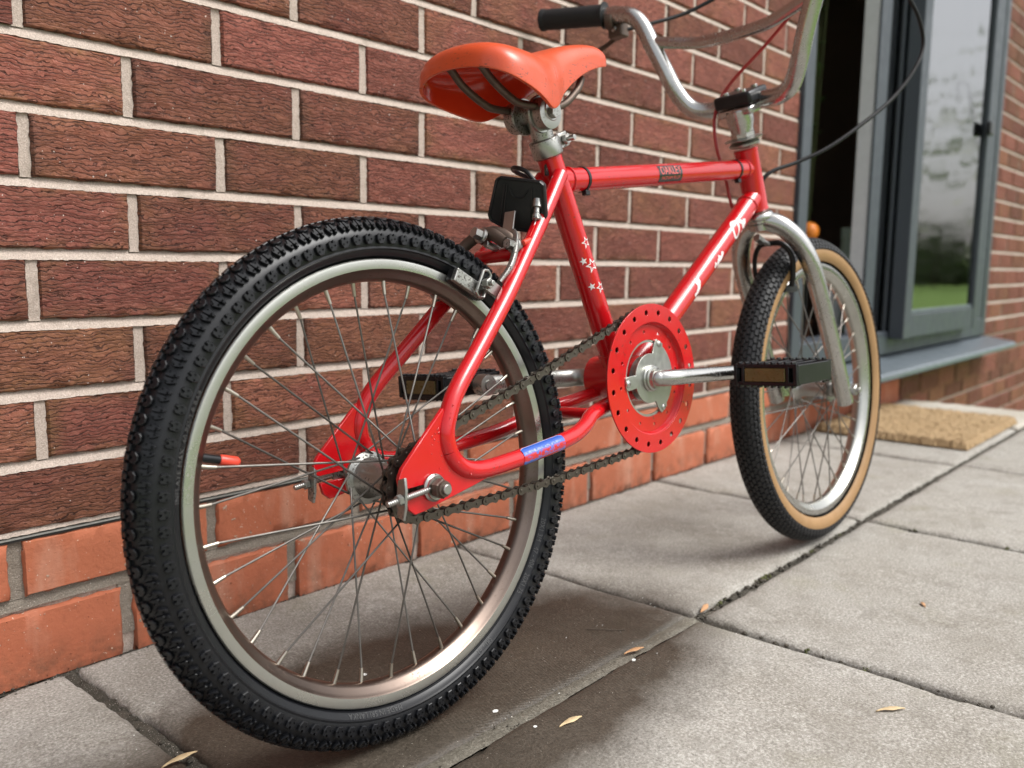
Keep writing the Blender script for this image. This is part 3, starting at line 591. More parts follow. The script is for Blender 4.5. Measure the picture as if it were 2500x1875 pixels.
# ================================================================== BICYCLE
X0 = np.array([0.9986244, -0.05243383, 0.0]); Y0 = np.array([0.05224864, 0.99509743, -0.08397129]); Z0 = np.array([0.00440294, 0.08385578, 0.99646817])
ORG = np.array([0.06062913, -0.36094851, 0.25280]) - Z0*0.252
BIKE = bpy.data.objects.new('bicycle', None); COL.objects.link(BIKE); BIKE.empty_display_size = 0.1
Mb = Matrix.Identity(4)
for i in range(3): Mb[i][0] = X0[i]; Mb[i][1] = Y0[i]; Mb[i][2] = Z0[i]; Mb[i][3] = ORG[i]
BIKE.matrix_world = Mb
tag(BIKE, 'red child size BMX bicycle with orange saddle leaning towards the brick wall', 'bicycle')
HUB = np.array([0, 0, 0.252]); BBC = np.array([0.375, 0, 0.320]); FH = np.array([0.905, -0.003, 0.2565])
def st(z): return np.array([0.372-0.43*(z-0.32), 0, z])        # seat tube axis
def sa(z): return np.array([0.743-0.324*(z-0.521), 0, z])       # steering axis
SD = st(1.0)-st(0.0); SD /= np.linalg.norm(SD); HD = sa(1.0)-sa(0.0); HD /= np.linalg.norm(HD)

# ---- frame
FR = empty('frame', BIKE)
MB().tube([st(0.335), st(0.45), st(0.584)], 0.0146, 28).build('seat_tube', RED, FR)
MB().box(st(0.572)+np.array([-0.0140, -0.0035, 0]), (0.004, 0.0030, 0.022)).build('seat_tube_slot', BLACKD, FR)
TT0, TT1 = np.array([0.270, 0, 0.557]), np.array([0.7135, 0, 0.6075])
MB().tube([TT0, TT1], 0.0143, 28).build('top_tube', RED, FR)
DT0, DT1 = np.array([0.725, 0, 0.567]), np.array([0.380, 0, 0.314])
MB().tube([DT0, DT1], 0.0157, 28).build('down_tube', RED, FR)
MB().lathe([(0.0165, 0), (0.0185, 0.002), (0.0178, 0.006), (0.0176, 0.090), (0.0185, 0.094), (0.0165, 0.096)], sa(0.546), HD, 28).build('head_tube', RED, FR)
MB().lathe([(0.022, -0.037), (0.0275, -0.0365), (0.0280, -0.034), (0.0280, 0.034), (0.0275, 0.0365), (0.022, 0.037)], BBC, (0, 1, 0), 36).build('bottom_bracket_shell', RED, FR)
# fillets of weld where tubes meet
def weld(c, ax, r, w_=0.0032, squash=1.0):
    MB().lathe([(r-0.001, -w_), (r+w_*0.5, -w_*0.4), (r+w_*0.5, w_*0.4), (r-0.001, w_)], c, ax, 26).build('weld_bead', RED, FR)
td = (TT1-TT0)/np.linalg.norm(TT1-TT0); dd = (DT1-DT0)/np.linalg.norm(DT1-DT0)
weld(TT0+td*0.0185, td, 0.0145, 0.003); weld(TT1-td*0.0195, td, 0.0145, 0.003); weld(DT0+dd*0.024, dd, 0.0158, 0.003); weld(st(0.352), SD, 0.0147)
STAY = [(0.262, -0.0135, 0.562), (0.225, -0.022, 0.520), (0.185, -0.032, 0.478), (0.131, -0.046, 0.424), (0.081, -0.056, 0.376), (0.043, -0.063, 0.340), (0.027, -0.066, 0.318), (0.0205, -0.067, 0.295), (0.030, -0.067, 0.271), (0.057, -0.066, 0.2585),
        (0.113, -0.062, 0.2595), (0.200, -0.057, 0.2680), (0.238, -0.051, 0.2765), (0.268, -0.041, 0.2875), (0.312, -0.031, 0.2945), (0.362, -0.026, 0.302)]
SP = smoothpath(STAY, 6)
for s in (1, -1):
    P = [np.array([p[0], p[1]*s, p[2]]) for p in SP]; half = 7*6+3
    MB().tube(P[:half+1], 0.0088, 20).build('seat_stay', RED, FR); MB().tube(P[half:], 0.0089, 20).build('chain_stay', RED, FR)
    y = -0.0665*s
    poly = [(0.017, 0.321), (-0.033, 0.274), (-0.0375, 0.266), (-0.0365, 0.2575), (-0.032, 0.2560), (0.004, 0.2575), (0.0075, 0.2545), (0.0060, 0.2500), (0.000, 0.2480), (-0.031, 0.2470), (-0.0285, 0.237), (-0.022, 0.2315), (-0.012, 0.2325), (0.055, 0.2465), (0.086, 0.2545), (0.060, 0.2600), (0.036, 0.268), (0.026, 0.285), (0.022, 0.300)]
    me = flat_mesh([poly], 0.0032, 0.0008); me.materials.append(RED); dp = bpy.data.objects.new('dropout_plate', me); link(dp, FR)
    dp.matrix_local = Matrix(((1, 0, 0, 0), (0, 0, -1, y), (0, 1, 0, 0), (0, 0, 0, 1)))
MB().tube([(0.171, 0.033, 0.470), (0.171, -0.033, 0.470)], 0.0075, 14).build('stay_bridge', RED, FR); MB().tube([(0.268, 0.040, 0.288), (0.268, -0.040, 0.288)], 0.0065, 12).build('stay_bridge', RED, FR)

# ---- decals wrapped on tubes
def wrap(V, axis_p, axis_d, r, ang0, flip=1):
    """(along, around) in metres -> on the tube surface; ang0: direction (unit vector) the decal centre faces"""
    d = axis_d/np.linalg.norm(axis_d); a = ang0-d*(ang0 @ d); a /= np.linalg.norm(a); q = np.cross(d, a); out = []
    for p in V:
        t = p[1]/r*flip; out.append(axis_p+d*p[0]+(a*math.cos(t)+q*math.sin(t))*(r+(p[2] if len(p) > 2 else 0)))
    return out
def grid(u0, u1, v0, v1, nu=16, nv=16, z=0.0, round_=0.0):
    V = []; F = []
    for j in range(nv+1):
        for i in range(nu+1):
            u = u0+(u1-u0)*i/nu; v = v0+(v1-v0)*j/nv; V.append((u, v, z))
    for j in range(nv):
        for i in range(nu): a = j*(nu+1)+i; F.append((a, a+1, a+nu+2, a+nu+1))
    return V, F
CAMD = np.array([-0.79, -0.61, 0.0])           # towards the viewer, in the bike's frame
def fine(V, F, cuts=2):
    me = bpy.data.meshes.new('t'); me.from_pydata(V, [], F); b = bmesh.new(); b.from_mesh(me); bmesh.ops.triangulate(b, faces=b.faces)
    bmesh.ops.subdivide_edges(b, edges=b.edges, cuts=cuts, use_grid_fill=True); V2 = [tuple(v.co) for v in b.verts]; F2 = [tuple(v.index for v in f.verts) for f in b.faces]; b.free(); bpy.data.meshes.remove(me); return V2, F2
def decal(name, V, F, p, d, r, a0, m, off=0.0003, sub=True, flip=-1):
    if sub: V, F = fine(V, F, 1)
    V = [(v[0], v[1], off) for v in V]; return MB().add(wrap(V, p, d, r, a0, flip), [tuple(reversed(f)) for f in F]).build(name, m, FR, smooth=60, clean=False)
# top tube sticker: a black label with red print
tp = TT0+td*0.216; camt = np.array([-0.55, -0.80, -0.02])
V, F = grid(-0.027, 0.027, -0.0125, 0.0105, 12, 20); decal('sticker', V, F, tp, td, 0.0143, camt, BLACKD, 0.00025, False)
V, F = text_mesh('OAKLEY', 0.0150); V = [(v[0]*0.86, v[1]*1.05+0.0028, 0) for v in V]; decal('sticker_lettering', V, F, tp, td, 0.0143, camt, REDD, 0.0005)
V, F = text_mesh('FACTORY PILOT', 0.0056); V = [(v[0]*1.05, v[1]-0.0068, 0) for v in V]; decal('sticker_lettering', V, F, tp, td, 0.0143, camt, REDD, 0.0005)
# stars on the seat tube
def star(rad, inner=0.40, hollow=False, rot=0.1):
    O = [(rad*(1 if k % 2 == 0 else inner)*math.cos(math.pi*k/5+math.pi/2+rot), rad*(1 if k % 2 == 0 else inner)*math.sin(math.pi*k/5+math.pi/2+rot)) for k in range(10)]
    if not hollow: return [(p[0], p[1], 0) for p in O]+[(0, 0, 0)], [(k, (k+1) % 10, 10) for k in range(10)]
    I = [(p[0]*0.66, p[1]*0.66) for p in O]; return [(p[0], p[1], 0) for p in O+I], [(k, (k+1) % 10, 10+(k+1) % 10, 10+k) for k in range(10)]
camr = np.array([0.61, -0.79, 0.0])
for (z, ang, rad, hol) in ((0.486, 56, 0.0075, True), (0.468, 9, 0.0050, False), (0.460, 48, 0.0095, True), (0.438, 11, 0.0050, False), (0.433, 60, 0.0075, True)):
    V, F = star(rad, 0.40, hol); a0 = CAMD*math.cos(R(ang))+camr*math.sin(R(ang))
    V = [(v[1], -v[0], 0) for v in V]; decal('star_decal', V, F, st(z), SD, 0.0146, a0, WHITE, 0.0003, True)
# remains of white lettering on the down tube
def stroke(pts, w_):
    P = smoothpath([(p[0], p[1], 0) for p in pts], 5); V = []; F = []
    for i, p in enumerate(P):
        t = P[min(i+1, len(P)-1)]-P[max(i-1, 0)]; t = t/np.linalg.norm(t); q = np.array([-t[1], t[0], 0]); ww = w_*(0.75+0.5*random.random())/2; V += [tuple(p+q*ww), tuple(p-q*ww)]
    for i in range(len(P)-1): F.append((2*i, 2*i+1, 2*i+3, 2*i+2))
    return V, F
ud = -dd; L_ = np.linalg.norm(DT1-DT0); camd = np.array([-0.45, -0.88, 0.10])
def dstroke(pts, w_=0.0035):
    V, F = stroke([(u*0.001, v*0.001) for u, v in pts], w_); decal('lettering_remnant', V, F, DT1, ud, 0.0157, camd, WHITE, 0.0003, False)
dstroke([(343, 6), (336, 10), (327, 3), (322, -8), (328, -12), (338, -6), (344, 5)], 0.0034); dstroke([(347, 2), (353, -3), (350, -9), (356, -7), (360, -2)], 0.0058); dstroke([(356, -17), (360, -20)], 0.006); dstroke([(345, -14), (348, -16)], 0.004)
dstroke([(280, -4), (275, -8), (268, -10)], 0.0055); dstroke([(270, -4), (262, -10), (258, -12)], 0.006); dstroke([(256, -6), (250, -11)], 0.0045)
dstroke([(207, 3), (204, -2), (199, -3), (201, 3), (206, 2)], 0.004); dstroke([(203, -3), (194, -9), (184, -10)], 0.0052)
# blue sticker on the chain stay
cs0, cs1 = np.array([0.113, -0.062, 0.2595]), np.array([0.200, -0.057, 0.2680]); cdr = (cs1-cs0)/np.linalg.norm(cs1-cs0)
nu, nv = 30, 16; V = []; F = []; UV = []
for j in range(nv+1):
    for i in range(nu+1):
        t = i/nu; e = min(t, 1-t)*nu; v = j/nv; rr = 1.0 if e > 2 else 0.78+0.11*e; vv = (v-0.5)*2*rr
        V.append((-0.034+0.068*t, vv*0.0105, 0.0003)); UV.append((t, v))
for j in range(nv):
    for i in range(nu): a = j*(nu+1)+i; F.append((a, a+1, a+nu+2, a+nu+1))
stk = MB().add(wrap(V, (cs0+cs1)/2-cdr*0.002, cdr, 0.0090, np.array([-0.50, -0.83, 0.10]), -1), [tuple(reversed(f)) for f in F]).build('sticker', STICK, FR, smooth=60, clean=False)
uvl = stk.data.uv_layers.new(name='UVMap')
for lp in stk.data.loops: uvl.data[lp.index].uv = UV[lp.vertex_index]
# beads of water on the dropout and stay
wd = MB(); r = random.Random(2)
for _ in range(34):
    wd.ball((r.uniform(0.000, 0.030), -0.0692, r.uniform(0.262, 0.306)), r.uniform(0.0004, 0.0011), 6, (1, 0.6, 1))
for _ in range(12):
    p = SP[r.randrange(34, 60)]; wd.ball((p[0]-0.003, p[1]-0.0082, p[2]+r.uniform(-0.004, 0.004)), r.uniform(0.0005, 0.0012), 6)
wd.build('water_beads', DROPM, FR, smooth=80, kind='stuff')

# ---- wheels
def wheel_part(name, c, yawdeg, label):
    o = empty(name, BIKE, tuple(c)); o.rotation_euler = (0, 0, R(yawdeg)); o['label'] = label; return o
WR = wheel_part('wheel', HUB, 0, 'rear wheel with knobbly black tyre and red valve cap'); WF = wheel_part('wheel', FH, 1.0, 'front wheel with tan sidewall tyre')
RO, RM = 0.2280, 0.0205
def tp_(s, a, h, ro=RO, rm=RM):
    ph = s/0.25; rr = ro+(rm+h)*math.cos(a); return (rr*math.cos(ph), (rm+h)*math.sin(a), rr*math.sin(ph))
def tyre_base(mb, ro, rm, amax=132, seg=176, na=66, mats=None, rib=True):
    V = []; F = []
    for i in range(seg):
        for k in range(na+1):
            a = R(-amax+2*amax*k/na); h = 0
            da = abs(math.degrees(a))
            if rib and (107 < da < 111): h = 0.0009
            if da > 136: h = -0.0006
            V.append(tp_(i/seg*2*math.pi*0.25, a, h, ro, rm))
    for i in range(seg):
        for k in range(na):
            j = (i+1) % seg; F.append((i*(na+1)+k, i*(na+1)+k+1, j*(na+1)+k+1, j*(na+1)+k))
            aa = abs(-amax+2*amax*(k+0.5)/na); mb_m = 0 if mats is None else (1 if aa > mats else 0); mb.mm.append(mb_m)
    mb.add(V, F)
def knob(mb, poly, s0, t0, h, ro, rm, flare=0.9, dots=()):
    """a tread block with steep walls, a chamfered edge and black discs for its pin holes"""
    n = len(poly); V = []; cx = sum(p[0] for p in poly)/n; cy = sum(p[1] for p in poly)/n
    for (ps, pt) in poly: V.append(tp_(s0+ps*1e-3*1.04, (t0+pt*1e-3)/rm, -0.0006, ro, rm))
    for (ps, pt) in poly: V.append(tp_(s0+ps*1e-3*flare, (t0+pt*1e-3)/rm, h-0.0006, ro, rm))
    for (ps, pt) in poly: V.append(tp_(s0+(cx+(ps*flare-cx)*0.88)*1e-3, (t0+(cy+(pt-cy)*0.88)*1e-3)/rm, h, ro, rm))
    mb.add(V, [tuple(range(2*n, 3*n))]+[(i, (i+1) % n, n+(i+1) % n, n+i) for i in range(n)]+[(n+i, n+(i+1) % n, 2*n+(i+1) % n, 2*n+i) for i in range(n)]); mb.mm += [0]*(2*n+1)
    for (ps, pt) in dots:  # the shade inside each pin hole, painted as a flat black disc
        mb.add([tp_(s0+(ps+0.75*math.cos(k*1.0472))*1e-3, (t0+(pt+0.75*math.sin(k*1.0472))*1e-3)/rm, h+0.00025, ro, rm) for k in range(6)], [tuple(range(6))]); mb.mm += [1]
tb = MB(); tb.mm = []; tyre_base(tb, RO, RM, 146)
NP = 106; pt = 2*math.pi*0.25/NP
side = [(-5.0, -3.6), (-2.2, -4.6), (-1.2, -2.2), (1.2, -2.2), (2.2, -4.6), (5.0, -3.6), (5.6, 0.8), (3.0, 4.6), (-3.0, 4.6), (-5.8, 0.8)]
bfly = [(x, y+4.6) for x, y in [(0.5, 9.9), (2.6, 9.2), (4.0, 12.2), (7.2, 11.2), (8.2, 14.0), (6.8, 17.4), (4.6, 20.2), (2.2, 19.8), (1.9, 16.8), (0.5, 15.8)]]
innr = [(x, y+3.2) for x, y in [(-6.8, 2.0), (-2.6, 1.2), (-1.6, 4.2), (1.6, 4.2), (2.6, 1.2), (6.8, 2.0), (6.2, 6.4), (2.4, 8.8), (-2.4, 8.8), (-6.2, 6.4)]]
side = [(x*0.84, y*0.95) for x, y in side]; bfly = [(x*0.72+0.1, y) for x, y in bfly]; innr = [(x*0.78, y*0.9) for x, y in innr]; bfly = [(x, y*0.9) for x, y in bfly]
cent = [(-3.6, -3.4), (3.6, -3.4), (4.6, 0), (3.6, 3.4), (-3.6, 3.4), (-4.6, 0)]
for i in range(NP):
    s0 = i*pt
    for sg in (1, -1):
        pl = side if sg > 0 else [(x, -y) for x, y in reversed(side)]; knob(tb, pl, s0, sg*0.0312, 0.0034, RO, RM, 0.97, ((-2.2, 0.2*sg), (2.2, 1.0*sg)))
        for s2 in (1, -1):
            pl = [(x*s2, y*sg) for x, y in bfly]; pl = pl if s2*sg > 0 else list(reversed(pl)); knob(tb, pl, s0+pt*0.5, 0, 0.0036, RO, RM, 0.98, ((s2*4.2, sg*15.8), (s2*2.6, sg*19.4)))
        pl = innr if sg > 0 else [(x, -y) for x, y in reversed(innr)]; knob(tb, pl, s0, 0, 0.0030, RO, RM)
    knob(tb, [(x*0.8, y*0.75) for x, y in cent], s0+pt*0.5, 0, 0.0032, RO, RM); knob(tb, [(x*0.55, y*0.7) for x, y in cent], s0, 0, 0.0032, RO, RM)
tb.m = tb.mm
tyre = tb.build('tyre', [RUBBER, PINDARK], WR, smooth=24)
# raised lettering on the sidewall, feet towards the hub, read clockwise from the drive side
def sidewall_text(txt, mid_deg, size, rad, parent):
    V, F = text_mesh(txt, size, 1.08); V, F = fine(V, F, 1); out = []
    for v in V:
        ph = R(mid_deg)-v[0]/rad; rr = rad+v[1]; ca = max(-1, min(1, (rr-RO)/RM)); a = math.acos(ca); y = -(RM+0.0006)*math.sin(a); out.append((rr*math.cos(ph), y, rr*math.sin(ph)))
    F = [tuple(reversed(f)) for f in F]
    o = MB().add(out, F).build('tyre_lettering', m_let, parent, smooth=0, clean=False); md = o.modifiers.new('raise', 'SOLIDIFY'); md.thickness = 0.0006; md.offset = 1; return o
m_let = m_rubber('scuffed_tyre_lettering', (0.055, 0.055, 0.055), 0.5, 0.6)
sidewall_text('INFLATE MAX. 40 PSI/2.8 BAR', 163, 0.0066, 0.2165, WR); sidewall_text('20X1 3/4   47 - 406   20X1.75', -32, 0.0066, 0.2165, WR); sidewall_text('SRI - 61', -62, 0.0066, 0.2165, WR); sidewall_text('MADE IN SRI LANKA', -101, 0.0064, 0.2165, WR)
# rims
RIMP = [(0.2105, 0.0150), (0.2115, 0.0140), (0.2100, 0.0128), (0.2050, 0.0122), (0.2040, 0.004), (0.2040, -0.004), (0.2050, -0.0122), (0.2100, -0.0128), (0.2115, -0.0140), (0.2105, -0.0150), (0.2085, -0.0153), (0.2020, -0.0145)]
RIMI = [(0.2020, -0.0145), (0.2006, -0.0132), (0.1985, -0.0100), (0.1945, -0.0078), (0.1918, -0.0042), (0.1908, 0.0), (0.1918, 0.0042), (0.1945, 0.0078), (0.1985, 0.0100), (0.2006, 0.0132), (0.2020, 0.0145)]
def rim_build(parent, m0, m1, seg):
    b = MB(); n = len(RIMP)
    V0 = RIMP+[]; b.lathe(V0, (0, 0, 0), (0, 1, 0), seg); b.f = b.f[:-2]; b.m = b.m[:-2]
    b.lathe([(0.2020, 0.0145), (0.2085, 0.0153), (0.2105, 0.0150)], (0, 0, 0), (0, 1, 0), seg); b.f = b.f[:-2]; b.m = b.m[:-2]
    b.cur = 1; b.lathe(RIMI, (0, 0, 0), (0, 1, 0), seg); b.f = b.f[:-2]; b.m = b.m[:-2]
    return b.build('rim', [m0, m1], parent, smooth=30)
TARN_REFL = chrome('rim_well_tarnish_reflection', (0.20, 0.155, 0.13), 0.28, 0.8, (0.10, 0.06, 0.04), 420)  # tarnish plus a brown reflection painted into the well's colour
rim_build(WR, RIMM, TARN_REFL, 144); rim_build(WF, CHROME, RIMM, 110)
def hub(parent, fy, fr, shell, m, extra=True):
    b = MB(); b.lathe([(0.006, -fy-0.008), (0.012, -fy-0.007), (0.0125, -fy-0.002), (fr, -fy-0.0015), (fr, -fy+0.0015), (shell+0.004, -fy+0.004), (shell, -fy+0.012), (shell*0.93, 0), (shell, fy-0.012), (shell+0.004, fy-0.004), (fr, fy-0.0015), (fr, fy+0.0015), (0.0125, fy+0.002), (0.012, fy+0.007), (0.006, fy+0.008)], (0, 0, 0), (0, 1, 0), 40)
    return b.build('hub', m, parent, smooth=35)
hub(WR, 0.029, 0.0262, 0.0165, CHROME_OLD); hub(WF, 0.030, 0.020, 0.0125, STEEL)
def spokes(parent, n, fy, fr, hrim, seed):
    base = {}
    for sgn in (1, -1):
        for tr_ in (1, -1):
            ang = tr_*R(62); h0 = np.array([fr*math.cos(ang), sgn*(fy+0.0022*tr_), fr*math.sin(ang)]); h1 = np.array([hrim-0.009, sgn*0.0022, 0]); h2 = np.array([hrim+0.001, sgn*0.0015, 0])
            mid = h0+(h1-h0)*0.5+np.array([0, sgn*0.0004, 0])
            b = MB(); b.tube([h0+np.array([0, -sgn*tr_*0.004, 0]), h0, mid, h1], [0.00105]*4, 6); me = b.mesh('spoke', [SPOKE], 60)
            nb = MB(); nb.tube([h1-(h1-mid)/np.linalg.norm(h1-mid)*0.003, h1+(h2-h1)*0.5, h2], [0.0017, 0.0020, 0.0022], 8); base[(sgn, tr_)] = (me, nb.mesh('spoke_nipple', [NIPPLE], 60))
    for k in range(n):
        sgn = 1 if k % 2 == 0 else -1; tr_ = 1 if (k//2) % 2 == 0 else -1; me, nm = base[(sgn, tr_)]; a = 2*math.pi*k/n+0.05
        for nme, data in (('spoke', me), ('spoke_nipple', nm)):
            o = bpy.data.objects.new(nme, data); link(o, parent); o.rotation_euler = (0, a, 0)
spokes(WR, 36, 0.029, 0.0235, 0.1905, 1); spokes(WF, 36, 0.030, 0.0178, 0.1905, 2)
# valve with red cap
def valve(parent, deg, r0, L):
    a = R(deg); d = np.array([math.cos(a), 0, math.sin(a)]); MB().tube([d*r0, d*(r0-L*0.5)], 0.0038, 14).build('valve_stem', RUBBER, parent)
    MB().lathe([(0.0040, 0), (0.0046, 0.0012), (0.0046, L*0.44), (0.0030, L*0.5), (0, L*0.5)], d*(r0-L*0.46), -d, 12).build('valve_cap', VCAP, parent, smooth=30)
valve(WR, 165, 0.1920, 0.036); valve(WF, -7, 0.1920, 0.030)
# front tyre: many small zig-zag blocks and gum walls
fb = MB(); fb.mm = []; FRO, FRM = 0.2290, 0.0230; tyre_base(fb, FRO, FRM, 130, 140, 52, 82, False)
NB = 128; ptf = 2*math.pi*0.25/NB
for row, t0 in enumerate((-28.6, -22.8, -17, -11.3, -5.6, 0, 5.6, 11.3, 17, 22.8, 28.6)):
    for i in range(NB):
        zz = 1.5 if row % 2 else -1.5
        knob(fb, [(-4.9, -2.3+zz*0.3), (-1, -2.3-zz*0.55), (4.9, -2.3+zz*0.3), (4.9, 2.3+zz*0.3), (-1, 2.3-zz*0.55), (-4.9, 2.3+zz*0.3)], (i+(0.5 if row % 2 else 0))*ptf, t0*1e-3, 0.0024, FRO, FRM, 0.95)
fb.m = fb.mm; fb.build('tyre', [RUBBER2, GUM], WF, smooth=24)
# axles, nuts, freewheel
b = MB(); b.cyl((0, -0.090, 0), (0, 0.088, 0), 0.0047, 14); b.build('axle', STEEL, WR)
for s in (-1, 1):
    b = MB(); b.lathe([(0.005, 0), (0.0125, 0.0004), (0.0128, 0.0026), (0.0110, 0.0042), (0.0108, 0.006)], (0, s*0.0692, 0), (0, s, 0), 26); b.build('axle_washer', CHROME_OLD, WR)
    b = MB(); b.hexa((0, s*0.0750, 0), (0, s*0.0842, 0), 0.0092); b.lathe([(0.0078, 0), (0.0072, 0.0022), (0.0050, 0.0024)], (0, s*0.0842, 0), (0, s, 0), 20); b.build('axle_nut', RUSTY, WR)
    b = MB(); b.cyl((0, s*0.062, 0), (0, s*0.080, 0), 0.0046, 12); b.hexa((0, s*0.066, 0), (0, s*0.074, 0), 0.0088); b.build('axle_nut', STEEL, WF)
def sprocket(n, pitch_=0.0127, rb=0.004, inner=0.015, y0=-0.0460, y1=-0.0440):
    pr = pitch_/(2*math.sin(math.pi/n)); O = []
    for k in range(n):
        for (da, dr) in ((-0.30, -0.0022), (-0.16, 0.0030), (0.0, 0.0042), (0.16, 0.0030), (0.30, -0.0022), (0.5, -0.0038)): a = 2*math.pi*(k+da+0.5)/n; O.append(((pr+dr)*math.cos(a), (pr+dr)*math.sin(a)))
    return O, pr
O, PR1 = sprocket(16); b = MB(); b.plate(O, (0, -0.0425, 0), (1, 0, 0), (0, 0, 1), 0.0022); b.lathe([(0.016, -0.036), (0.027, -0.036), (0.0275, -0.0385), (0.0265, -0.0430)], (0, 0, 0), (0, 1, 0), 30); b.lathe([(0.0245, -0.0465), (0.0240, -0.0500), (0.012, -0.0505)], (0, 0, 0), (0, 1, 0), 30)
b.build('freewheel', CHAINM, WR, smooth=30)
# chain tensioners
for s in (-1, 1):
    y = s*0.0735; T = empty('chain_tensioner', BIKE, (0, 0, 0))
    b = MB(); b.tube([(-0.004, y, 0.2525), (-0.056, y, 0.2468)], 0.0026, 10)
    for q in range(20): p = np.array([-0.010, y, 0.2519])+(np.array([-0.056, y, 0.2468])-np.array([-0.010, y, 0.2519]))*q/20; b.lathe([(0.0025, 0), (0.0031, 0.0008), (0.0025, 0.0016)], p, (-0.052, 0, -0.0057), 10)
    b.lathe([(0.006, -0.002), (0.0105, -0.002), (0.0105, 0.002), (0.006, 0.002)], (0, y-s*0.0012, 0.252), (0, 1, 0), 22); b.build('tensioner_bolt', STEEL, T)
    b = MB(); pl = [(-0.0045, -0.0190), (0.0045, -0.0165), (0.0058, 0), (0.0045, 0.0165), (-0.0045, 0.0190), (-0.0068, 0.008), (-0.0068, -0.008)]
    b.plate([(p[0]-(0.002 if s < 0 else 0), p[1]) for p in pl], (-0.0385, y+s*-0.004, 0.2485), (0, 1, 0), (0.10, 0, 0.995), 0.0028); b.build('tensioner_cap', CHROME_OLD, T, bevel=0.0006)
    b = MB(); b.hexa((-0.0402, y, 0.2486), (-0.0455, y, 0.2480), 0.0052); b.build('tensioner_nut', CHROME_OLD, T, smooth=20)

# ---- chain
RC = 0.0830; CY = -0.0425
c1 = np.array([HUB[0], HUB[2]]); c2 = np.array([BBC[0]-0.001, BBC[2]]); dv = c2-c1; D = np.linalg.norm(dv); base_a = math.atan2(dv[1], dv[0]); off = math.asin((RC-PR1)/D)
aT = base_a+math.pi/2+off; aB = base_a-math.pi/2-off
pts = []
def arc(c, r_, a0, a1, n=200): return [c+r_*np.array([math.cos(a0+(a1-a0)*i/n), math.sin(a0+(a1-a0)*i/n)]) for i in range(n+1)]
loop = arc(c1, PR1, aT, aB+2*math.pi)          # round the back of the sprocket
low = [loop[-1]+(c2+RC*np.array([math.cos(aB), math.sin(aB)])-loop[-1])*t-np.array([0, 0.0045*math.sin(math.pi*t)]) for t in np.linspace(0, 1, 120)[1:]]
loop += low + arc(c2, RC, aB, aT)[1:]
topl = [loop[-1]+(loop[0]-loop[-1])*t-np.array([0, 0.003*math.sin(math.pi*t)]) for t in np.linspace(0, 1, 120)[1:]]; loop += topl
seg = np.array(loop); ln = np.concatenate([[0], np.cumsum(np.linalg.norm(np.diff(seg, axis=0), axis=1))]); NL = int(round(ln[-1]/0.0127/2))*2
pos = np.array([[np.interp(ln[-1]*k/NL, ln, seg[:, i]) for i in (0, 1)] for k in range(NL+1)]); LP = ln[-1]/NL
def link_mesh(outer):
    rr, w_ = (0.0047, 0.0030) if outer else (0.0045, 0.0029); P8 = []
    for k in range(9): a = math.pi/2+math.pi*k/8; P8.append((rr*math.cos(a), rr*math.sin(a)))
    P8 += [(LP*0.36, -w_), (LP*0.64, -w_)]
    for k in range(9): a = -math.pi/2+math.pi*k/8; P8.append((LP+rr*math.cos(a), rr*math.sin(a)))
    P8 += [(LP*0.64, w_), (LP*0.36, w_)]
    b = MB(); yy = 0.0037 if outer else 0.0025
    for s in (1, -1): b.plate(P8, (0, s*yy, 0), (1, 0, 0), (0, 0, 1), 0.0011)
    if outer:
        for x in (0, LP): b.cyl((x, -0.0050, 0), (x, 0.0050, 0), 0.0016, 10)
    else:
        for x in (0, LP): b.cyl((x, -0.0021, 0), (x, 0.0021, 0), 0.0037, 14)
    return b.mesh('chain_link', [CHAINM], 30)
CH = empty('chain', BIKE); LM = [link_mesh(True), link_mesh(False)]
for k in range(NL):
    a, b_ = pos[k], pos[k+1]; o = bpy.data.objects.new('chain_link', LM[k % 2]); link(o, CH); o.location = (a[0], CY, a[1]); o.rotation_euler = (0, -math.atan2(b_[1]-a[1], b_[0]-a[0]), 0)

# ---- cranks, chain guard, spider
GD = empty('chainwheel', BIKE, tuple(BBC+np.array([-0.001, 0, 0])))
XZ = lambda y: Matrix(((1, 0, 0, 0), (0, 0, 1, y), (0, 1, 0, 0), (0, 0, 0, 1)))     # plate XY -> bike XZ
def gplate(name, loops, th, y, m, bev=0.0004):
    me = flat_mesh(loops, th, bev); me.materials.append(m); o = bpy.data.objects.new(name, me); link(o, GD); o.matrix_local = XZ(y); return o
O, PR2 = sprocket(41); sc_ = RC/PR2; gplate('toothed_ring', [circ(0.0800, 82), circ(0.062, 48)], 0.0014, -0.0425, RUSTY, 0.0002)
gplate('guard_rim', [circ(0.0905, 96), circ(0.0690, 72)]+[circ(0.0037, 14, (0.0805*math.cos(2*math.pi*(k+0.4)/20), 0.0805*math.sin(2*math.pi*(k+0.4)/20))) for k in range(20)], 0.0010, -0.0515, RED2)
gplate('guard_dish', [circ(0.0650, 72), circ(0.0475, 60)]+[circ(0.0024, 12, (0.0575*math.cos(2*math.pi*(k+0.25)/12), 0.0575*math.sin(2*math.pi*(k+0.25)/12))) for k in range(12)], 0.0010, -0.0450, RED2)
MB().lathe([(0.0695, -0.0581), (0.0672, -0.0575), (0.0655, -0.0530), (0.0645, -0.0517), (0.0645, -0.0509), (0.0663, -0.0521), (0.0682, -0.0566), (0.0695, -0.0572)], (0, 0.0068, 0), (0, 1, 0), 96, close=True).build('guard_step', RED2, GD, smooth=50)
sp_ = []
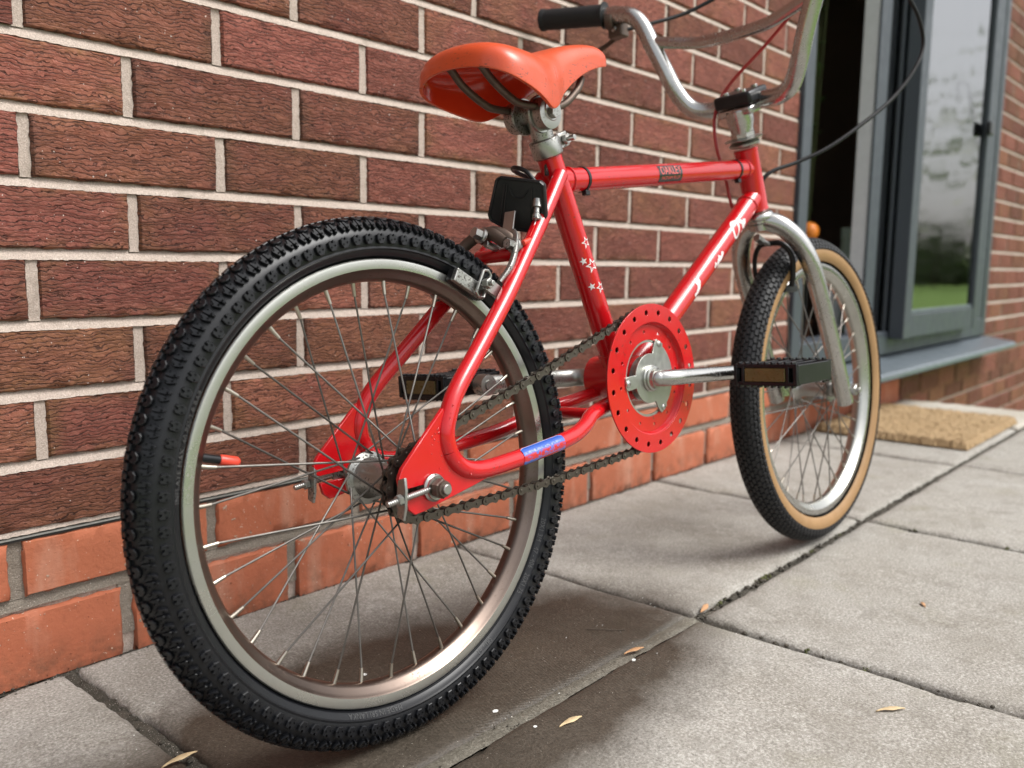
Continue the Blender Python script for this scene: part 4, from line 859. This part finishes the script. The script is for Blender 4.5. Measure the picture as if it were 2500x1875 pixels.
for k in range(180):
    a = 2*k; rr = 0.0300
    if a <= 62 or a >= 305: rr = 0.0462
    for ba in (64, 184, 304):
        d_ = abs((a-ba+180) % 360-180)
        if d_ < 13: rr = max(rr, 0.0492 if d_ < 9 else 0.0492-(d_-9)*0.0035)
    sp_.append((rr*math.cos(R(a)), rr*math.sin(R(a))))
gplate('spider', [sp_], 0.0016, -0.0467, SPIDER)
gplate('spider_ring', [circ(0.0485, 72), circ(0.0445, 60)], 0.0012, -0.0438, SPIDER, 0.0003)
for ba in (64, 184, 304):
    c = (0.0455*math.cos(R(ba)), 0, 0.0455*math.sin(R(ba))); b = MB(); b.lathe([(0.0042, 0), (0.0040, 0.0012), (0.0026, 0.0022), (0.0012, 0.0024), (0.0010, 0.0016)], (c[0], -0.0475, c[2]), (0, -1, 0), 18); b.build('ring_bolt', CHROME, GD)
b = MB(); b.lathe([(0.0275, -0.036), (0.0262, -0.040), (0.0262, -0.044), (0.0240, -0.046), (0.0240, -0.0455)], (0, 0, 0), (0, 1, 0), 36); b.build('bearing_cup', CHROME_OLD, GD)
b = MB(); b.lathe([(0.0165, -0.0540), (0.0165, -0.0565), (0.0150, -0.0575), (0.0150, -0.0605), (0.0125, -0.0612), (0.0118, -0.0650)], (0, 0.0065, 0), (0, 1, 0), 30); b.build('crank_cone', CHROME_OLD, GD)
CA = empty('crank', BIKE)
bx_, bz_ = BBC[0]-0.001, BBC[2]
P = smoothpath([(bx_, 0.040, bz_), (bx_, -0.048, bz_), (bx_+0.003, -0.060, bz_), (bx_+0.018, -0.0700, bz_), (bx_+0.045, -0.0740, bz_-0.0005), (bx_+0.100, -0.0800, bz_-0.0020), (bx_+0.150, -0.0855, bz_-0.0035)], 7)
MB().tube(P, [0.0098]*14+[0.0100]*7+list(np.linspace(0.0100, 0.0092, len(P)-21)), 22).build('crank_arm', CHROME, CA)
b = MB(); b.lathe([(0.010, -0.006), (0.0115, -0.005), (0.0115, 0.005), (0.010, 0.006)], (bx_+0.152, -0.0860, bz_-0.0035), (0, 1, 0), 22); b.build('crank_eye', RUSTY, CA)
LC = np.array([bx_-0.154, 0.0855, bz_+0.003])
b = MB(); P = [(bx_, 0.036, bz_), (bx_-0.003, 0.060, bz_), (bx_-0.020, 0.0740, bz_), (bx_-0.06, 0.0790, bz_+0.001), LC+np.array([0.010, -0.001, 0])]; b.tube(smoothpath(P, 7), 0.0112, 18, True, 0.62); b.build('crank_arm', CHROME_OLD, CA)
b = MB(); b.lathe([(0.0080, -0.0085), (0.0125, -0.0080), (0.0130, -0.0060), (0.0130, 0.0070), (0.0115, 0.0080)], LC, (0, 1, 0), 26); b.lathe([(0.0062, -0.0100), (0.0062, -0.0085), (0.0030, -0.0084), (0.0028, -0.0060)], LC, (0, 1, 0), 20); b.build('crank_eye', CHROME_OLD, CA)
def pedal(c, s):
    T = empty('pedal', BIKE, tuple(c)); hx, hy, hz = 0.042, 0.0425, 0.0135
    b = MB()
    for sx in (-1, 1):
        b.box((sx*hx, 0, hz-0.0025), (0.010, 2*hy, 0.005)); b.box((sx*hx, 0, -hz+0.0025), (0.010, 2*hy, 0.005)); b.box((sx*(hx-0.005), 0, 0), (0.003, 2*hy, 2*hz-0.002))
        for k in range(9): b.box((sx*hx, -hy+0.007+k*(2*hy-0.014)/8, hz+0.001), (0.009, 0.003, 0.0032)); b.box((sx*hx, -hy+0.007+k*(2*hy-0.014)/8, -hz-0.001), (0.009, 0.003, 0.0032))
        for sy in (-1, 1): b.box((sx*hx, sy*(hy-0.0025), 0), (0.011, 0.005, 2*hz)); b.box((sx*hx, sy*0.030, 0), (0.0105, 0.004, 2*hz-0.006))
    for sy in (-1, 1): b.plate([(-hx, -hz*0.9), (hx, -hz*0.9), (hx+0.003, -hz*0.4), (hx+0.003, hz*0.4), (hx, hz*0.9), (-hx, hz*0.9), (-hx-0.003, hz*0.4), (-hx-0.003, -hz*0.4)], (0, sy*(hy-0.003), 0), (1, 0, 0), (0, 0, 1), 0.007)
    for k in range(4): b.box((0, -0.026+k*0.0173, hz-0.002), (2*hx-0.006, 0.0045, 0.0035)); b.box((0, -0.026+k*0.0173, -hz+0.002), (2*hx-0.006, 0.0045, 0.0035))
    b.cyl((0, -hy, 0), (0, hy, 0), 0.0105, 16); b.build('pedal_cage', GREASY, T, smooth=30, bevel=0.0008)
    b = MB(); b.cyl((0, s*(hy), 0), (0, s*(hy+0.022), 0), 0.0065, 14); b.build('pedal_spindle', RUSTY, T)
    for sx in (-1, 1): MB().box((sx*(hx+0.0012), 0, 0), (0.0090, 0.054, 0.0165)).build('reflector', AMBER, T, smooth=0, bevel=0.0008)
    return T
pedal((bx_+0.152, -0.1435, bz_-0.0035), 1); pedal((LC[0], 0.148, LC[2]), -1)

# ---- seat post, clamp, saddle
MB().tube([st(0.56), st(0.640)], 0.0128, 24).build('seat_post', CHROME_OLD, BIKE)
SCL = empty('seat_clamp', BIKE); b = MB(); c0_ = st(0.5835)
b.lathe([(0.0150, 0), (0.0172, 0.0006), (0.0176, 0.0020), (0.0176, 0.0200), (0.0170, 0.0212), (0.0132, 0.0216)], c0_, SD, 32)
fwv = np.cross(np.array([0, 1, 0]), SD); cc = c0_+SD*0.011
for s in (-1, 1): b.box(cc+fwv*0.0235+np.array([0, s*0.0042, 0]), (0.022, 0.0052, 0.0175), np.stack([fwv, np.array([0, 1, 0]), SD], 1))
b.build('clamp_collar', CHROME_OLD, SCL, bevel=0.0012)
b = MB(); bc = cc+fwv*0.0275; b.cyl(bc+np.array([0, 0.014, 0]), bc+np.array([0, -0.0225, 0]), 0.0031, 12); b.hexa(bc+np.array([0, 0.0070, 0]), bc+np.array([0, 0.0125, 0]), 0.0058); b.hexa(bc+np.array([0, -0.0072, 0]), bc+np.array([0, -0.0128, 0]), 0.0062); b.build('clamp_bolt', STEEL, SCL, smooth=25)
SAD = empty('saddle', BIKE, (0.236, 0, 0.655)); SAD.rotation_euler = (R(3.0), 0, 0)
S0 = np.array([0.236, 0, 0.655])
# lower rim, right half from nose to tail: x, half width, z ; the cover is swept from the spine down to it
RIMS = [(0.3725, 0.0004, 0.6995), (0.3705, 0.0100, 0.6965), (0.3630, 0.0175, 0.6940), (0.3480, 0.0222, 0.6915), (0.3260, 0.0252, 0.6850), (0.3000, 0.0290, 0.6745), (0.2720, 0.0345, 0.6580), (0.2510, 0.0400, 0.6440), (0.2330, 0.0470, 0.6310), (0.2130, 0.0550, 0.6200), (0.1960, 0.0620, 0.6200),
        (0.1750, 0.0690, 0.6250), (0.1520, 0.0730, 0.6300), (0.1320, 0.0735, 0.6345), (0.1150, 0.0690, 0.6400), (0.1030, 0.0580, 0.6450), (0.0945, 0.0400, 0.6490), (0.0905, 0.0200, 0.6510), (0.0895, 0.0, 0.6520)]
def spz(x): return float(np.interp(x, [0.10, 0.13, 0.15, 0.18, 0.21, 0.232, 0.265, 0.302, 0.330, 0.346, 0.357], [0.6780, 0.6835, 0.6855, 0.6865, 0.6885, 0.6940, 0.7055, 0.7160, 0.7205, 0.7190, 0.7120]))
RIMS = [((0.2-(0.2-p[0])*0.84) if p[0] < 0.2 else 0.2+(p[0]-0.2)*0.925, p[1]*(1.0 if p[0] < 0.24 else 0.88), p[2]+(0.005 if p[0] < 0.20 else 0.002)) for p in RIMS]
RIMF = RIMS+[(p[0], -p[1], p[2]) for p in reversed(RIMS[:-1])]; RIMF = [np.array([p[0], -p[1], p[2]]) for p in RIMF]
na = 14; V = []; F = []
for p in RIMF:
    xa = max(p[0], 0.150+0.35*(p[0]-0.150)) if p[0] < 0.150 else min(p[0], 0.3540); zt = spz(xa); ze = p[2]
    for k in range(na+1):
        t = k/na*math.pi/2; sn = math.sin(t)**0.86; cs = max(0.0, math.cos(t))**0.60
        V.append(np.array([xa+(p[0]-xa)*sn, p[1]*sn, ze+(zt-ze)*cs])-S0)
m_ = na+1
for i in range(len(RIMF)-1):
    for k in range(na): a = i*m_+k; F.append((a, a+1, a+m_+1, a+m_))
sb = MB().add(V, F); me_ = sb.mesh('saddle_cover', [SADDLE, SHELL], 180); b_ = bmesh.new(); b_.from_mesh(me_); bmesh.ops.remove_doubles(b_, verts=b_.verts, dist=0.0006); bmesh.ops.dissolve_degenerate(b_, edges=b_.edges, dist=1e-5); bmesh.ops.recalc_face_normals(b_, faces=b_.faces)
if sum(f.normal.z for f in b_.faces) < 0: bmesh.ops.reverse_faces(b_, faces=b_.faces)
b_.to_mesh(me_); b_.free(); o = bpy.data.objects.new('saddle_cover', me_); link(o, SAD)
md = o.modifiers.new('thick', 'SOLIDIFY'); md.thickness = 0.0042; md.offset = -1; md.material_offset = 1; md.material_offset_rim = 0; md.use_rim = True
md = o.modifiers.new('bev', 'BEVEL'); md.width = 0.0012; md.segments = 2; md.limit_method = 'ANGLE'; md.angle_limit = R(60)
md = o.modifiers.new('sub', 'SUBSURF'); md.levels = 1; md.render_levels = 2
for s in (-1, 1):
    P = smoothpath([np.array(p)-S0 for p in ((0.124, s*0.020, 0.667), (0.134, s*0.0215, 0.663), (0.150, s*0.022, 0.650), (0.178, s*0.021, 0.636), (0.200, s*0.0205, 0.632), (0.258, s*0.019, 0.637), (0.295, s*0.014, 0.660), (0.312, s*0.008, 0.678))], 6)
    MB().tube(P, 0.0043, 12).build('saddle_rail', RUSTY, SAD)
b = MB(); b.cyl(np.array((0.236, -0.0300, 0.630))-S0, np.array((0.236, 0.0300, 0.630))-S0, 0.0125, 22)
for s in (-1, 1):
    b.lathe([(0.0100, -0.0075), (0.0178, -0.0065), (0.0182, 0.0), (0.0178, 0.0065), (0.0100, 0.0075)], np.array((0.235, s*0.0215, 0.627))-S0, (0, 1, 0), 26)
    b.lathe([(0.0200, -0.0022), (0.0208, 0.0), (0.0200, 0.0022)], np.array((0.235, s*0.0125, 0.627))-S0, (0, 1, 0), 26); b.hexa(np.array((0.235, s*0.029, 0.627))-S0, np.array((0.235, s*0.036, 0.627))-S0, 0.0072)
b.build('saddle_clamp', CHROME_OLD, SAD, smooth=35)

# ---- rear brake, reflector, cable
BK = empty('brake', BIKE)
BK['label'] = 'rear side-pull calliper'
def armp(pts, rr, name='calliper_arm', m=RUSTY, flat=0.6): return MB().tube(smoothpath(pts, 7), rr, 14, True, flat).build(name, m, BK)
armp([(0.158, -0.020, 0.482), (0.156, -0.004, 0.492), (0.154, 0.014, 0.492), (0.146, 0.034, 0.478), (0.132, 0.041, 0.456), (0.116, 0.036, 0.440)], 0.0068)
armp([(0.176, -0.016, 0.492), (0.172, -0.024, 0.486), (0.160, -0.033, 0.470), (0.146, -0.038, 0.453), (0.132, -0.036, 0.438)], 0.0062, m=CHROME_OLD)
armp([(0.160, 0.018, 0.490), (0.163, 0.000, 0.4935), (0.168, -0.016, 0.4860), (0.170, -0.022, 0.4740)], 0.0080, 'calliper_yoke')
b = MB(); b.hexa((0.146, 0.004, 0.4915), (0.137, 0.004, 0.4945), 0.0064); b.cyl((0.150, 0.004, 0.490), (0.146, 0.004, 0.4915), 0.0085, 18); b.cyl((0.15, 0, 0.482), (0.185, 0, 0.472), 0.004, 10); b.build('pivot_bolt', STEEL, BK, smooth=25)
b = MB(); b.hexa((0.164, -0.0280, 0.4780), (0.152, -0.0300, 0.4800), 0.0056); b.cyl((0.170, -0.0270, 0.4770), (0.164, -0.0280, 0.4780), 0.0085, 18); b.build('cable_anchor', CHROME_OLD, BK, smooth=25)
ta = np.array([0.88, 0, -0.475])        # along the rim at the pads
for s in (-1, 1):
    c = np.array([0.0985, s*0.0225, 0.4375]); ux = np.array([0.883, 0, -0.469]); uz = np.array([0.469, 0, 0.883]); Rm = np.stack([ux, np.array([0, 1, 0]), uz], 1)
    MB().box(c+np.array([0, -s*0.0022, 0]), (0.046, 0.0085, 0.0130), Rm).build('brake_pad', PLASTIC, BK, smooth=0, bevel=0.001)
    MB().box(c+np.array([0, s*0.0042, 0])-ux*0.001, (0.044, 0.0062, 0.0142), Rm).build('pad_holder', CHROME_OLD if s < 0 else PLASTIC, BK, smooth=0, bevel=0.0012)
    b = MB(); cc2 = c+np.array([0.012, s*0.0120, 0.0])+uz*0.0005
    lo = [np.array(p) for p in ((-0.0055, 0.0125), (0.0, 0.0150), (0.0055, 0.0125), (0.0055, -0.0125), (0.0, -0.0150), (-0.0055, -0.0125), (-0.0055, 0.0125))]
    b.tube([cc2+ux*p[0]+uz*p[1] for p in lo], 0.0017, 8); b.build('pad_bracket', CHROME_OLD, BK)
    b = MB(); b.box(cc2+ux*0.0150+np.array([0, s*0.0030, 0]), (0.030, 0.0045, 0.0130), Rm); b.hexa(cc2+np.array([0, s*0.002, 0]), cc2+np.array([0, s*0.0100, 0]), 0.0056); b.cyl(cc2+np.array([0, s*0.010, 0]), cc2+np.array([0, s*0.0145, 0]), 0.0028, 10); b.build('pad_bolt', CHROME_OLD, BK, smooth=25, bevel=0.0006)
# cable noodle and adjuster
MB().tube(smoothpath([(0.168, -0.030, 0.477), (0.182, -0.032, 0.480), (0.200, -0.031, 0.492), (0.206, -0.030, 0.506), (0.200, -0.0285, 0.514)], 7), 0.0030, 12).build('cable_hanger', CHROME, BK)
b = MB(); ad = np.array([0.30, 0.12, 0.95]); ad /= np.linalg.norm(ad); p0 = np.array([0.200, -0.029, 0.506]); b.lathe([(0.0035, 0), (0.0048, 0.001), (0.0048, 0.006), (0.0034, 0.0065), (0.0034, 0.014), (0.0058, 0.0145), (0.0058, 0.0235), (0.0040, 0.024)], p0, ad, 16); b.build('cable_adjuster', CHROME_OLD, BK, smooth=30)
MB().tube(smoothpath([p0+ad*0.024, (0.213, -0.024, 0.540), (0.208, -0.012, 0.560), (0.206, 0.004, 0.5675), (0.216, 0.016, 0.567), (0.245, 0.020, 0.562), (0.300, 0.0185, 0.557)], 8), 0.0026, 10).build('cable_sleeve', PLASTIC, BK)
MB().tube([(0.200, -0.029, 0.506), (0.190, -0.0315, 0.492), (0.168, -0.033, 0.474)], 0.0009, 6).build('cable_wire', INNERW, BK)
MB().tube([(0.199, -0.0305, 0.502), (0.184, -0.0340, 0.487)], 0.0014, 6).build('cable_tag', VCAP, BK); MB().cyl((0.182, -0.035, 0.4835), (0.170, -0.036, 0.480), 0.0032, 10).build('cable_tag', VCAP, BK)
# reflector body, seen from behind, black
RF = empty('reflector', BIKE, (0.199, -0.006, 0.5255)); RF.rotation_euler = (R(12), R(-14), R(24)); RF.scale = (1, 1.1, 1.08)
out = [(-0.0255, 0.0235), (-0.0215, 0.0265), (0.0215, 0.0265), (0.0255, 0.0235), (0.0315, -0.0145), (0.029, -0.0200), (0.012, -0.0265), (-0.012, -0.0265), (-0.029, -0.0200), (-0.0315, -0.0145)]
b = MB(); b.plate(out, (0, 0, 0), (0, -1, 0), (0, 0, 1), 0.007); b.build('reflector_body', PLASTIC, RF, bevel=0.0015, smooth=30)
b = MB()
for i in range(len(out)):
    p, q_ = np.array(out[i])*0.95, np.array(out[(i+1) % len(out)])*0.95; b.tube([(-0.0045, -p[0], p[1]), (-0.0045, -q_[0], q_[1])], 0.0013, 6)
for yy in (-0.013, 0.013, 0.0155): b.tube([(-0.0045, yy, 0.019), (-0.0045, yy*1.15, -0.020)], 0.0007, 6)
b.tube(smoothpath([(-0.0045, 0.010, 0.016), (-0.0045, 0.005, 0.008), (-0.0045, -0.004, 0.008), (-0.0045, -0.009, 0.016)], 5), 0.0007, 6); b.build('reflector_rim', PLASTIC, RF)
MB().box((0.185, 0.0, 0.4950), (0.0022, 0.016, 0.048), np.array([[0.97, 0, 0.24], [0, 1, 0], [-0.24, 0, 0.97]])).build('reflector_bracket', STEEL, BIKE, smooth=0, bevel=0.0006)

# ---- cable ties on the top tube
for t in (0.045, 0.402):
    T = empty('cable_tie', BIKE); c = TT0+td*t; b = MB(); b.lathe([(0.0143, -0.0022), (0.0153, -0.0020), (0.0153, 0.0020), (0.0143, 0.0022)], c, td, 30); b.build('tie_band', PLASTIC, T)
    dn = np.array([0.05, -0.35, -0.94]); dn /= np.linalg.norm(dn); MB().box(c+dn*0.0175, (0.008, 0.007, 0.006)).build('tie_lock', PLASTIC, T, smooth=0, bevel=0.0008)
MB().tube(smoothpath([(0.300, 0.0185, 0.557), (0.45, 0.0180, 0.574), (0.62, 0.0175, 0.594), (0.690, 0.022, 0.602), (0.728, 0.024, 0.598)], 8), 0.0025, 10).build('cable', CABLEM, BIKE)

# ---- headset, stem, bars
HS = empty('headset', BIKE)
b = MB(); z0 = 0.6405; b.lathe([(0.0180, 0), (0.0225, 0.002), (0.0230, 0.005), (0.0180, 0.0085), (0.0165, 0.010)], sa(z0), HD, 30); b.build('headset_cup', CHROME_OLD, HS)
b = MB(); b.lathe([(0.0150, 0.0100), (0.0280, 0.0108), (0.0285, 0.0122), (0.0165, 0.0140)], sa(z0), HD, 34); b.build('keyed_washer', CHROME_OLD, HS); b = MB(); b.lathe([(0.0175, 0.0140), (0.0180, 0.0145), (0.0180, 0.0205), (0.0165, 0.0215), (0.0135, 0.022)], sa(z0), HD, 8); b.build('headset_locknut', CHROME, HS, smooth=20)
b = MB(); b.lathe([(0.0175, 0), (0.0215, -0.002), (0.0235, -0.006), (0.0230, -0.009), (0.0165, -0.012), (0.0165, -0.0150), (0.0190, -0.017)], sa(0.5445), HD, 32); b.build('headset_race', CHROME, HS)
STM = empty('stem', BIKE)
BARC = np.array([0.7060, 0.0, 0.7055])
b = MB(); b.lathe([(0.0155, 0.0), (0.0165, 0.001), (0.0168, 0.010), (0.0195, 0.020), (0.0205, 0.036), (0.0190, 0.038)], sa(0.6560), HD, 28); b.build('stem_quill', CHROME, STM)
lean = np.array([[0.94, 0, -0.34], [0, 1, 0], [0.34, 0, 0.94]]); b = MB(); b.box(BARC+lean @ np.array([-0.006, 0, -0.0085]), (0.062, 0.056, 0.0125), lean); b.build('stem_body', CHROME, STM, bevel=0.004)
b = MB(); b.box(BARC+lean @ np.array([-0.008, 0, 0.0085]), (0.058, 0.060, 0.0190), lean); b.build('stem_cap', PLASTIC, STM, bevel=0.004)
for (x, y) in ((-0.024, -0.014), (-0.024, 0.014), (0.012, -0.014), (0.012, 0.014)): MB().cyl(BARC+lean @ np.array([x, y, 0.012]), BARC+lean @ np.array([x, y, 0.0215]), 0.0048, 14).build('stem_bolt', CHROME, STM)
HB = empty('handlebar', BIKE)
HALF = [(0.7060, 0.0, 0.7050), (0.7045, 0.030, 0.7040), (0.6990, 0.060, 0.7030), (0.6900, 0.084, 0.7120), (0.6780, 0.102, 0.7400), (0.6700, 0.116, 0.7750), (0.6640, 0.131, 0.8100), (0.6590, 0.146, 0.8450), (0.6555, 0.164, 0.8640), (0.6520, 0.190, 0.8720), (0.6430, 0.230, 0.8785), (0.6180, 0.318, 0.8900)]
full = [np.array([p[0], -p[1], p[2]]) for p in reversed(HALF[1:])]+[np.array(p) for p in HALF]
MB().tube(smoothpath(full, 7), 0.0128, 22).build('bar_tube', CHROME, HB)
MB().tube(smoothpath([(0.6640, 0.130, 0.817), (0.6700, 0.100, 0.810), (0.6780, 0.055, 0.801), (0.6800, 0.0, 0.799), (0.6780, -0.055, 0.801), (0.6700, -0.100, 0.810), (0.6640, -0.130, 0.817)], 7), 0.0090, 18).build('crossbar', CHROME, HB)
gv = np.array([-0.0250, 0.088, 0.0115]); gv /= np.linalg.norm(gv)
for s in (1, -1):
    g0 = np.array([0.6450, 0.2200, 0.8772]); ax = np.array([gv[0], gv[1]*s, gv[2]]); g0 = np.array([g0[0], g0[1]*s, g0[2]])
    pr = [(0.0120, 0), (0.0205, 0.0005), (0.0205, 0.0030), (0.0165, 0.0042)]
    for k in range(22): pr += [(0.0163, 0.0060+k*0.0045), (0.0166, 0.0075+k*0.0045), (0.0166, 0.0092+k*0.0045), (0.0163, 0.0100+k*0.0045)]
    pr += [(0.0174, 0.1080), (0.0176, 0.1130), (0.0130, 0.1155), (0.0, 0.1160)]
    b = MB(); b.lathe(pr, g0-ax*0.012, ax, 30); b.build('grip', GRIPM, HB, smooth=35)
    LV = empty('brake_lever', BIKE); y = s
    b = MB(); b.lathe([(0.0112, -0.007), (0.0142, -0.006), (0.0142, 0.006), (0.0112, 0.007)], (0.6500, s*0.200, 0.866), ax, 20); b.box((0.6640, s*0.196, 0.8500), (0.022, 0.026, 0.020)); b.build('lever_bracket', RUSTY, LV, bevel=0.002)
    MB().tube(smoothpath([(0.668, s*0.196, 0.8480), (0.676, s*0.215, 0.8440), (0.680, s*0.240, 0.8380), (0.672, s*0.275, 0.8270), (0.656, s*0.310, 0.8130)], 6), [0.0050]*6+[0.0045]*19, 12, True, 0.55).build('lever_blade', RUSTY, LV)
    b = MB(); b.cyl((0.6545, s*0.196, 0.852), (0.6500, s*0.196, 0.852), 0.0048, 14); b.build('lever_pivot', CHROME, LV)
# control cables: red sleeve behind the stem, black loop in front
MB().tube(smoothpath([(0.668, -0.176, 0.862), (0.694, -0.120, 0.838), (0.705, -0.040, 0.782), (0.700, 0.020, 0.735), (0.690, 0.040, 0.695), (0.685, 0.037, 0.645), (0.696, 0.030, 0.600), (0.702, 0.024, 0.556), (0.715, 0.018, 0.525)], 8), 0.0025, 10).build('cable', REDWIRE, BIKE)
MB().tube(smoothpath([(0.672, 0.185, 0.852), (0.705, 0.165, 0.862), (0.766, 0.130, 0.884), (0.82, 0.06, 0.920), (0.88, -0.04, 0.950), (0.93, -0.120, 0.915), (1.00, -0.140, 0.872), (1.04, -0.142, 0.825), (1.02, -0.138, 0.780), (0.97, -0.118, 0.725), (0.90, -0.090, 0.676), (0.85, -0.060, 0.642), (0.81, -0.030, 0.622), (0.765, -0.004, 0.604), (0.752, 0.012, 0.570)], 8), 0.0031, 10).build('cable', CABLEM, BIKE)

# ---- fork
FK = empty('fork', BIKE)
MB().tube([sa(0.519), sa(0.545)], 0.0155, 22).build('steerer', CHROME, FK)
LEG = [(0.7420, 0.0, 0.5310), (0.7470, -0.016, 0.5285), (0.7560, -0.032, 0.5190), (0.7690, -0.047, 0.5000), (0.7830, -0.0565, 0.4740), (0.8010, -0.0600, 0.4400), (0.8400, -0.0605, 0.3640), (0.8750, -0.0605, 0.2880), (0.8980, -0.0605, 0.2360)]
for s in (1, -1):
    P = smoothpath([(p[0], p[1]*s, p[2]) for p in LEG], 7); MB().tube(P, [0.0150]*15+list(np.linspace(0.0148, 0.0132, len(P)-15)), 24).build('fork_leg', CHROME, FK)
    b = MB(); b.plate([(-0.018, 0.028), (0.010, 0.030), (0.020, 0.010), (0.014, -0.014), (-0.006, -0.014), (-0.016, 0.0)], (FH[0], -s*0.0500, FH[2]), (1, 0, 0), (0, 0, 1), 0.0045); b.build('fork_end', CHROME, FK)
b = MB(); b.hexa((0.748, 0, 0.500), (0.732, 0, 0.506), 0.0065); b.cyl((0.77, 0, 0.496), (0.735, 0, 0.505), 0.0035, 10); b.build('crown_bolt', STEEL, FK)
FB = empty('brake', BIKE); FB['label'] = 'front side-pull calliper, black'
for s in (1, -1): MB().tube(smoothpath([(0.772, -s*0.006, 0.498), (0.776, s*0.018, 0.496), (0.782, s*0.031, 0.478), (0.784, s*0.032, 0.450), (0.790, s*0.026, 0.430)], 7), 0.0044, 12, True, 0.7).build('calliper_arm', PLASTIC, FB); MB().box((0.792, s*0.0215, 0.426), (0.040, 0.008, 0.011)).build('brake_pad', PLASTIC, FB, smooth=0, bevel=0.001)

# ================================================================== small things on the ground
def seed(x, y, z, L, wd_, ang, m, label, tilt=0.0):
    V = []; F = []; n = 14
    for i in range(n+1):
        t = i/n; wv = wd_*(math.sin(math.pi*min(1, t**0.72))**0.8)*(0.35+0.65*t if t < 0.5 else 0.675+0.325*(1-abs(t-0.75)*2)); zc_ = 0.0016*math.sin(t*math.pi)+0.0010
        V += [((t-0.5)*L, -wv/2, zc_+0.0006*math.sin(t*9)), ((t-0.5)*L, 0, zc_-0.0008), ((t-0.5)*L, wv/2, zc_+0.0004)]
    for i in range(n):
        for k in range(2): a = i*3+k; F.append((a, a+1, a+4, a+3))
    o = MB().add(V, F).build('seed_wing', m, smooth=60, clean=True, label=label, cat='seed', group='dry winged seeds fallen on the paving'); md = o.modifiers.new('t', 'SOLIDIFY'); md.thickness = 0.0005; md.offset = 0
    o.location = (x, y, z); o.rotation_euler = (tilt, 0, ang); return o
seed(0.371, -0.4500, 0.0020, 0.033, 0.0075, R(-13), SEEDM, 'rusty winged seed lying along the pointed slab joint')
seed(0.188, -0.4940, 0.0014, 0.033, 0.0085, R(-7), SEEDP, 'bleached winged seed on the damp edge near the rear wheel')
seed(0.554, -0.4430, -0.0005, 0.034, 0.0090, R(12), SEEDM, 'seed standing in the crossing of the slab joints', 0.5)
seed(0.434, -0.7280, 0.0014, 0.034, 0.0075, R(-38), SEEDP, 'pale winged seed alone on the dry slab, nearest the right edge')
seed(0.767, -0.6630, 0.0014, 0.018, 0.0070, R(32), SEEDM, 'tiny brown seed on the dry far slab')
seed(-0.111, -0.2670, 0.0014, 0.036, 0.0085, R(2), SEEDP, 'bleached winged seed left of the rear tyre by the joint')
r = random.Random(21)
for (x, y, s_, lb) in ((0.153, -0.423, 0.0040, 'white chip on the damp slab right of the rear tyre'), (0.115, -0.259, 0.0034, 'white chip seen between the spokes inside the rear wheel'), (0.157, -0.473, 0.0028, 'white chip just beyond the pointed joint'), (0.352, -0.462, 0.0032, 'white flake beside the rusty seed')):
    b = MB(); V = [np.array([r.gauss(0, 1), r.gauss(0, 1), 0])for _ in range(1)]; pl = [(s_*(0.7+0.5*r.random())*math.cos(k*1.05), s_*(0.5+0.4*r.random())*math.sin(k*1.05)) for k in range(6)]
    o = b.plate(pl, (0, 0, 0), (1, 0, 0), (0, 1, 0), 0.0016).build('stone_chip', CHIP, smooth=0, bevel=0.0003, label=lb, cat='stone chip', group='white chips on the paving'); o.location = (x, y, 0.0014)
tw = MB().tube(smoothpath([(0.388, -0.368, 0.0012), (0.398, -0.384, 0.0022), (0.408, -0.396, 0.0014), (0.417, -0.406, 0.0020)], 5), 0.0006, 6).build('twig', BARK, label='thin dark twig on the damp slab beside the joint', cat='twig')
cb_ = MB()
for _ in range(260):
    x = r.uniform(-0.3, 1.9); cb_.ball((x, -0.004-abs(r.gauss(0, 0.006)), 0.0004), r.uniform(0.0006, 0.0020), 5, (1.4, 1, 0.6))
for _ in range(120):
    x = r.uniform(0.0, 1.8); cb_.ball((x, -0.447+r.gauss(0, 0.010), 0.0003), r.uniform(0.0004, 0.0012), 5, (1.4, 1, 0.6))
cb_.build('joint_crumbs', GRIT, smooth=60, kind='stuff')
gb = MB(); V = []
for _ in range(420):
    x, y = r.uniform(-0.25, 1.2), r.uniform(-0.95, -0.02); gb.ball((x, y, 0.0002), r.uniform(0.0003, 0.0009), 5, (1, 1, 0.6))
gb.build('gravel_specks', CHIP, smooth=60, kind='stuff')
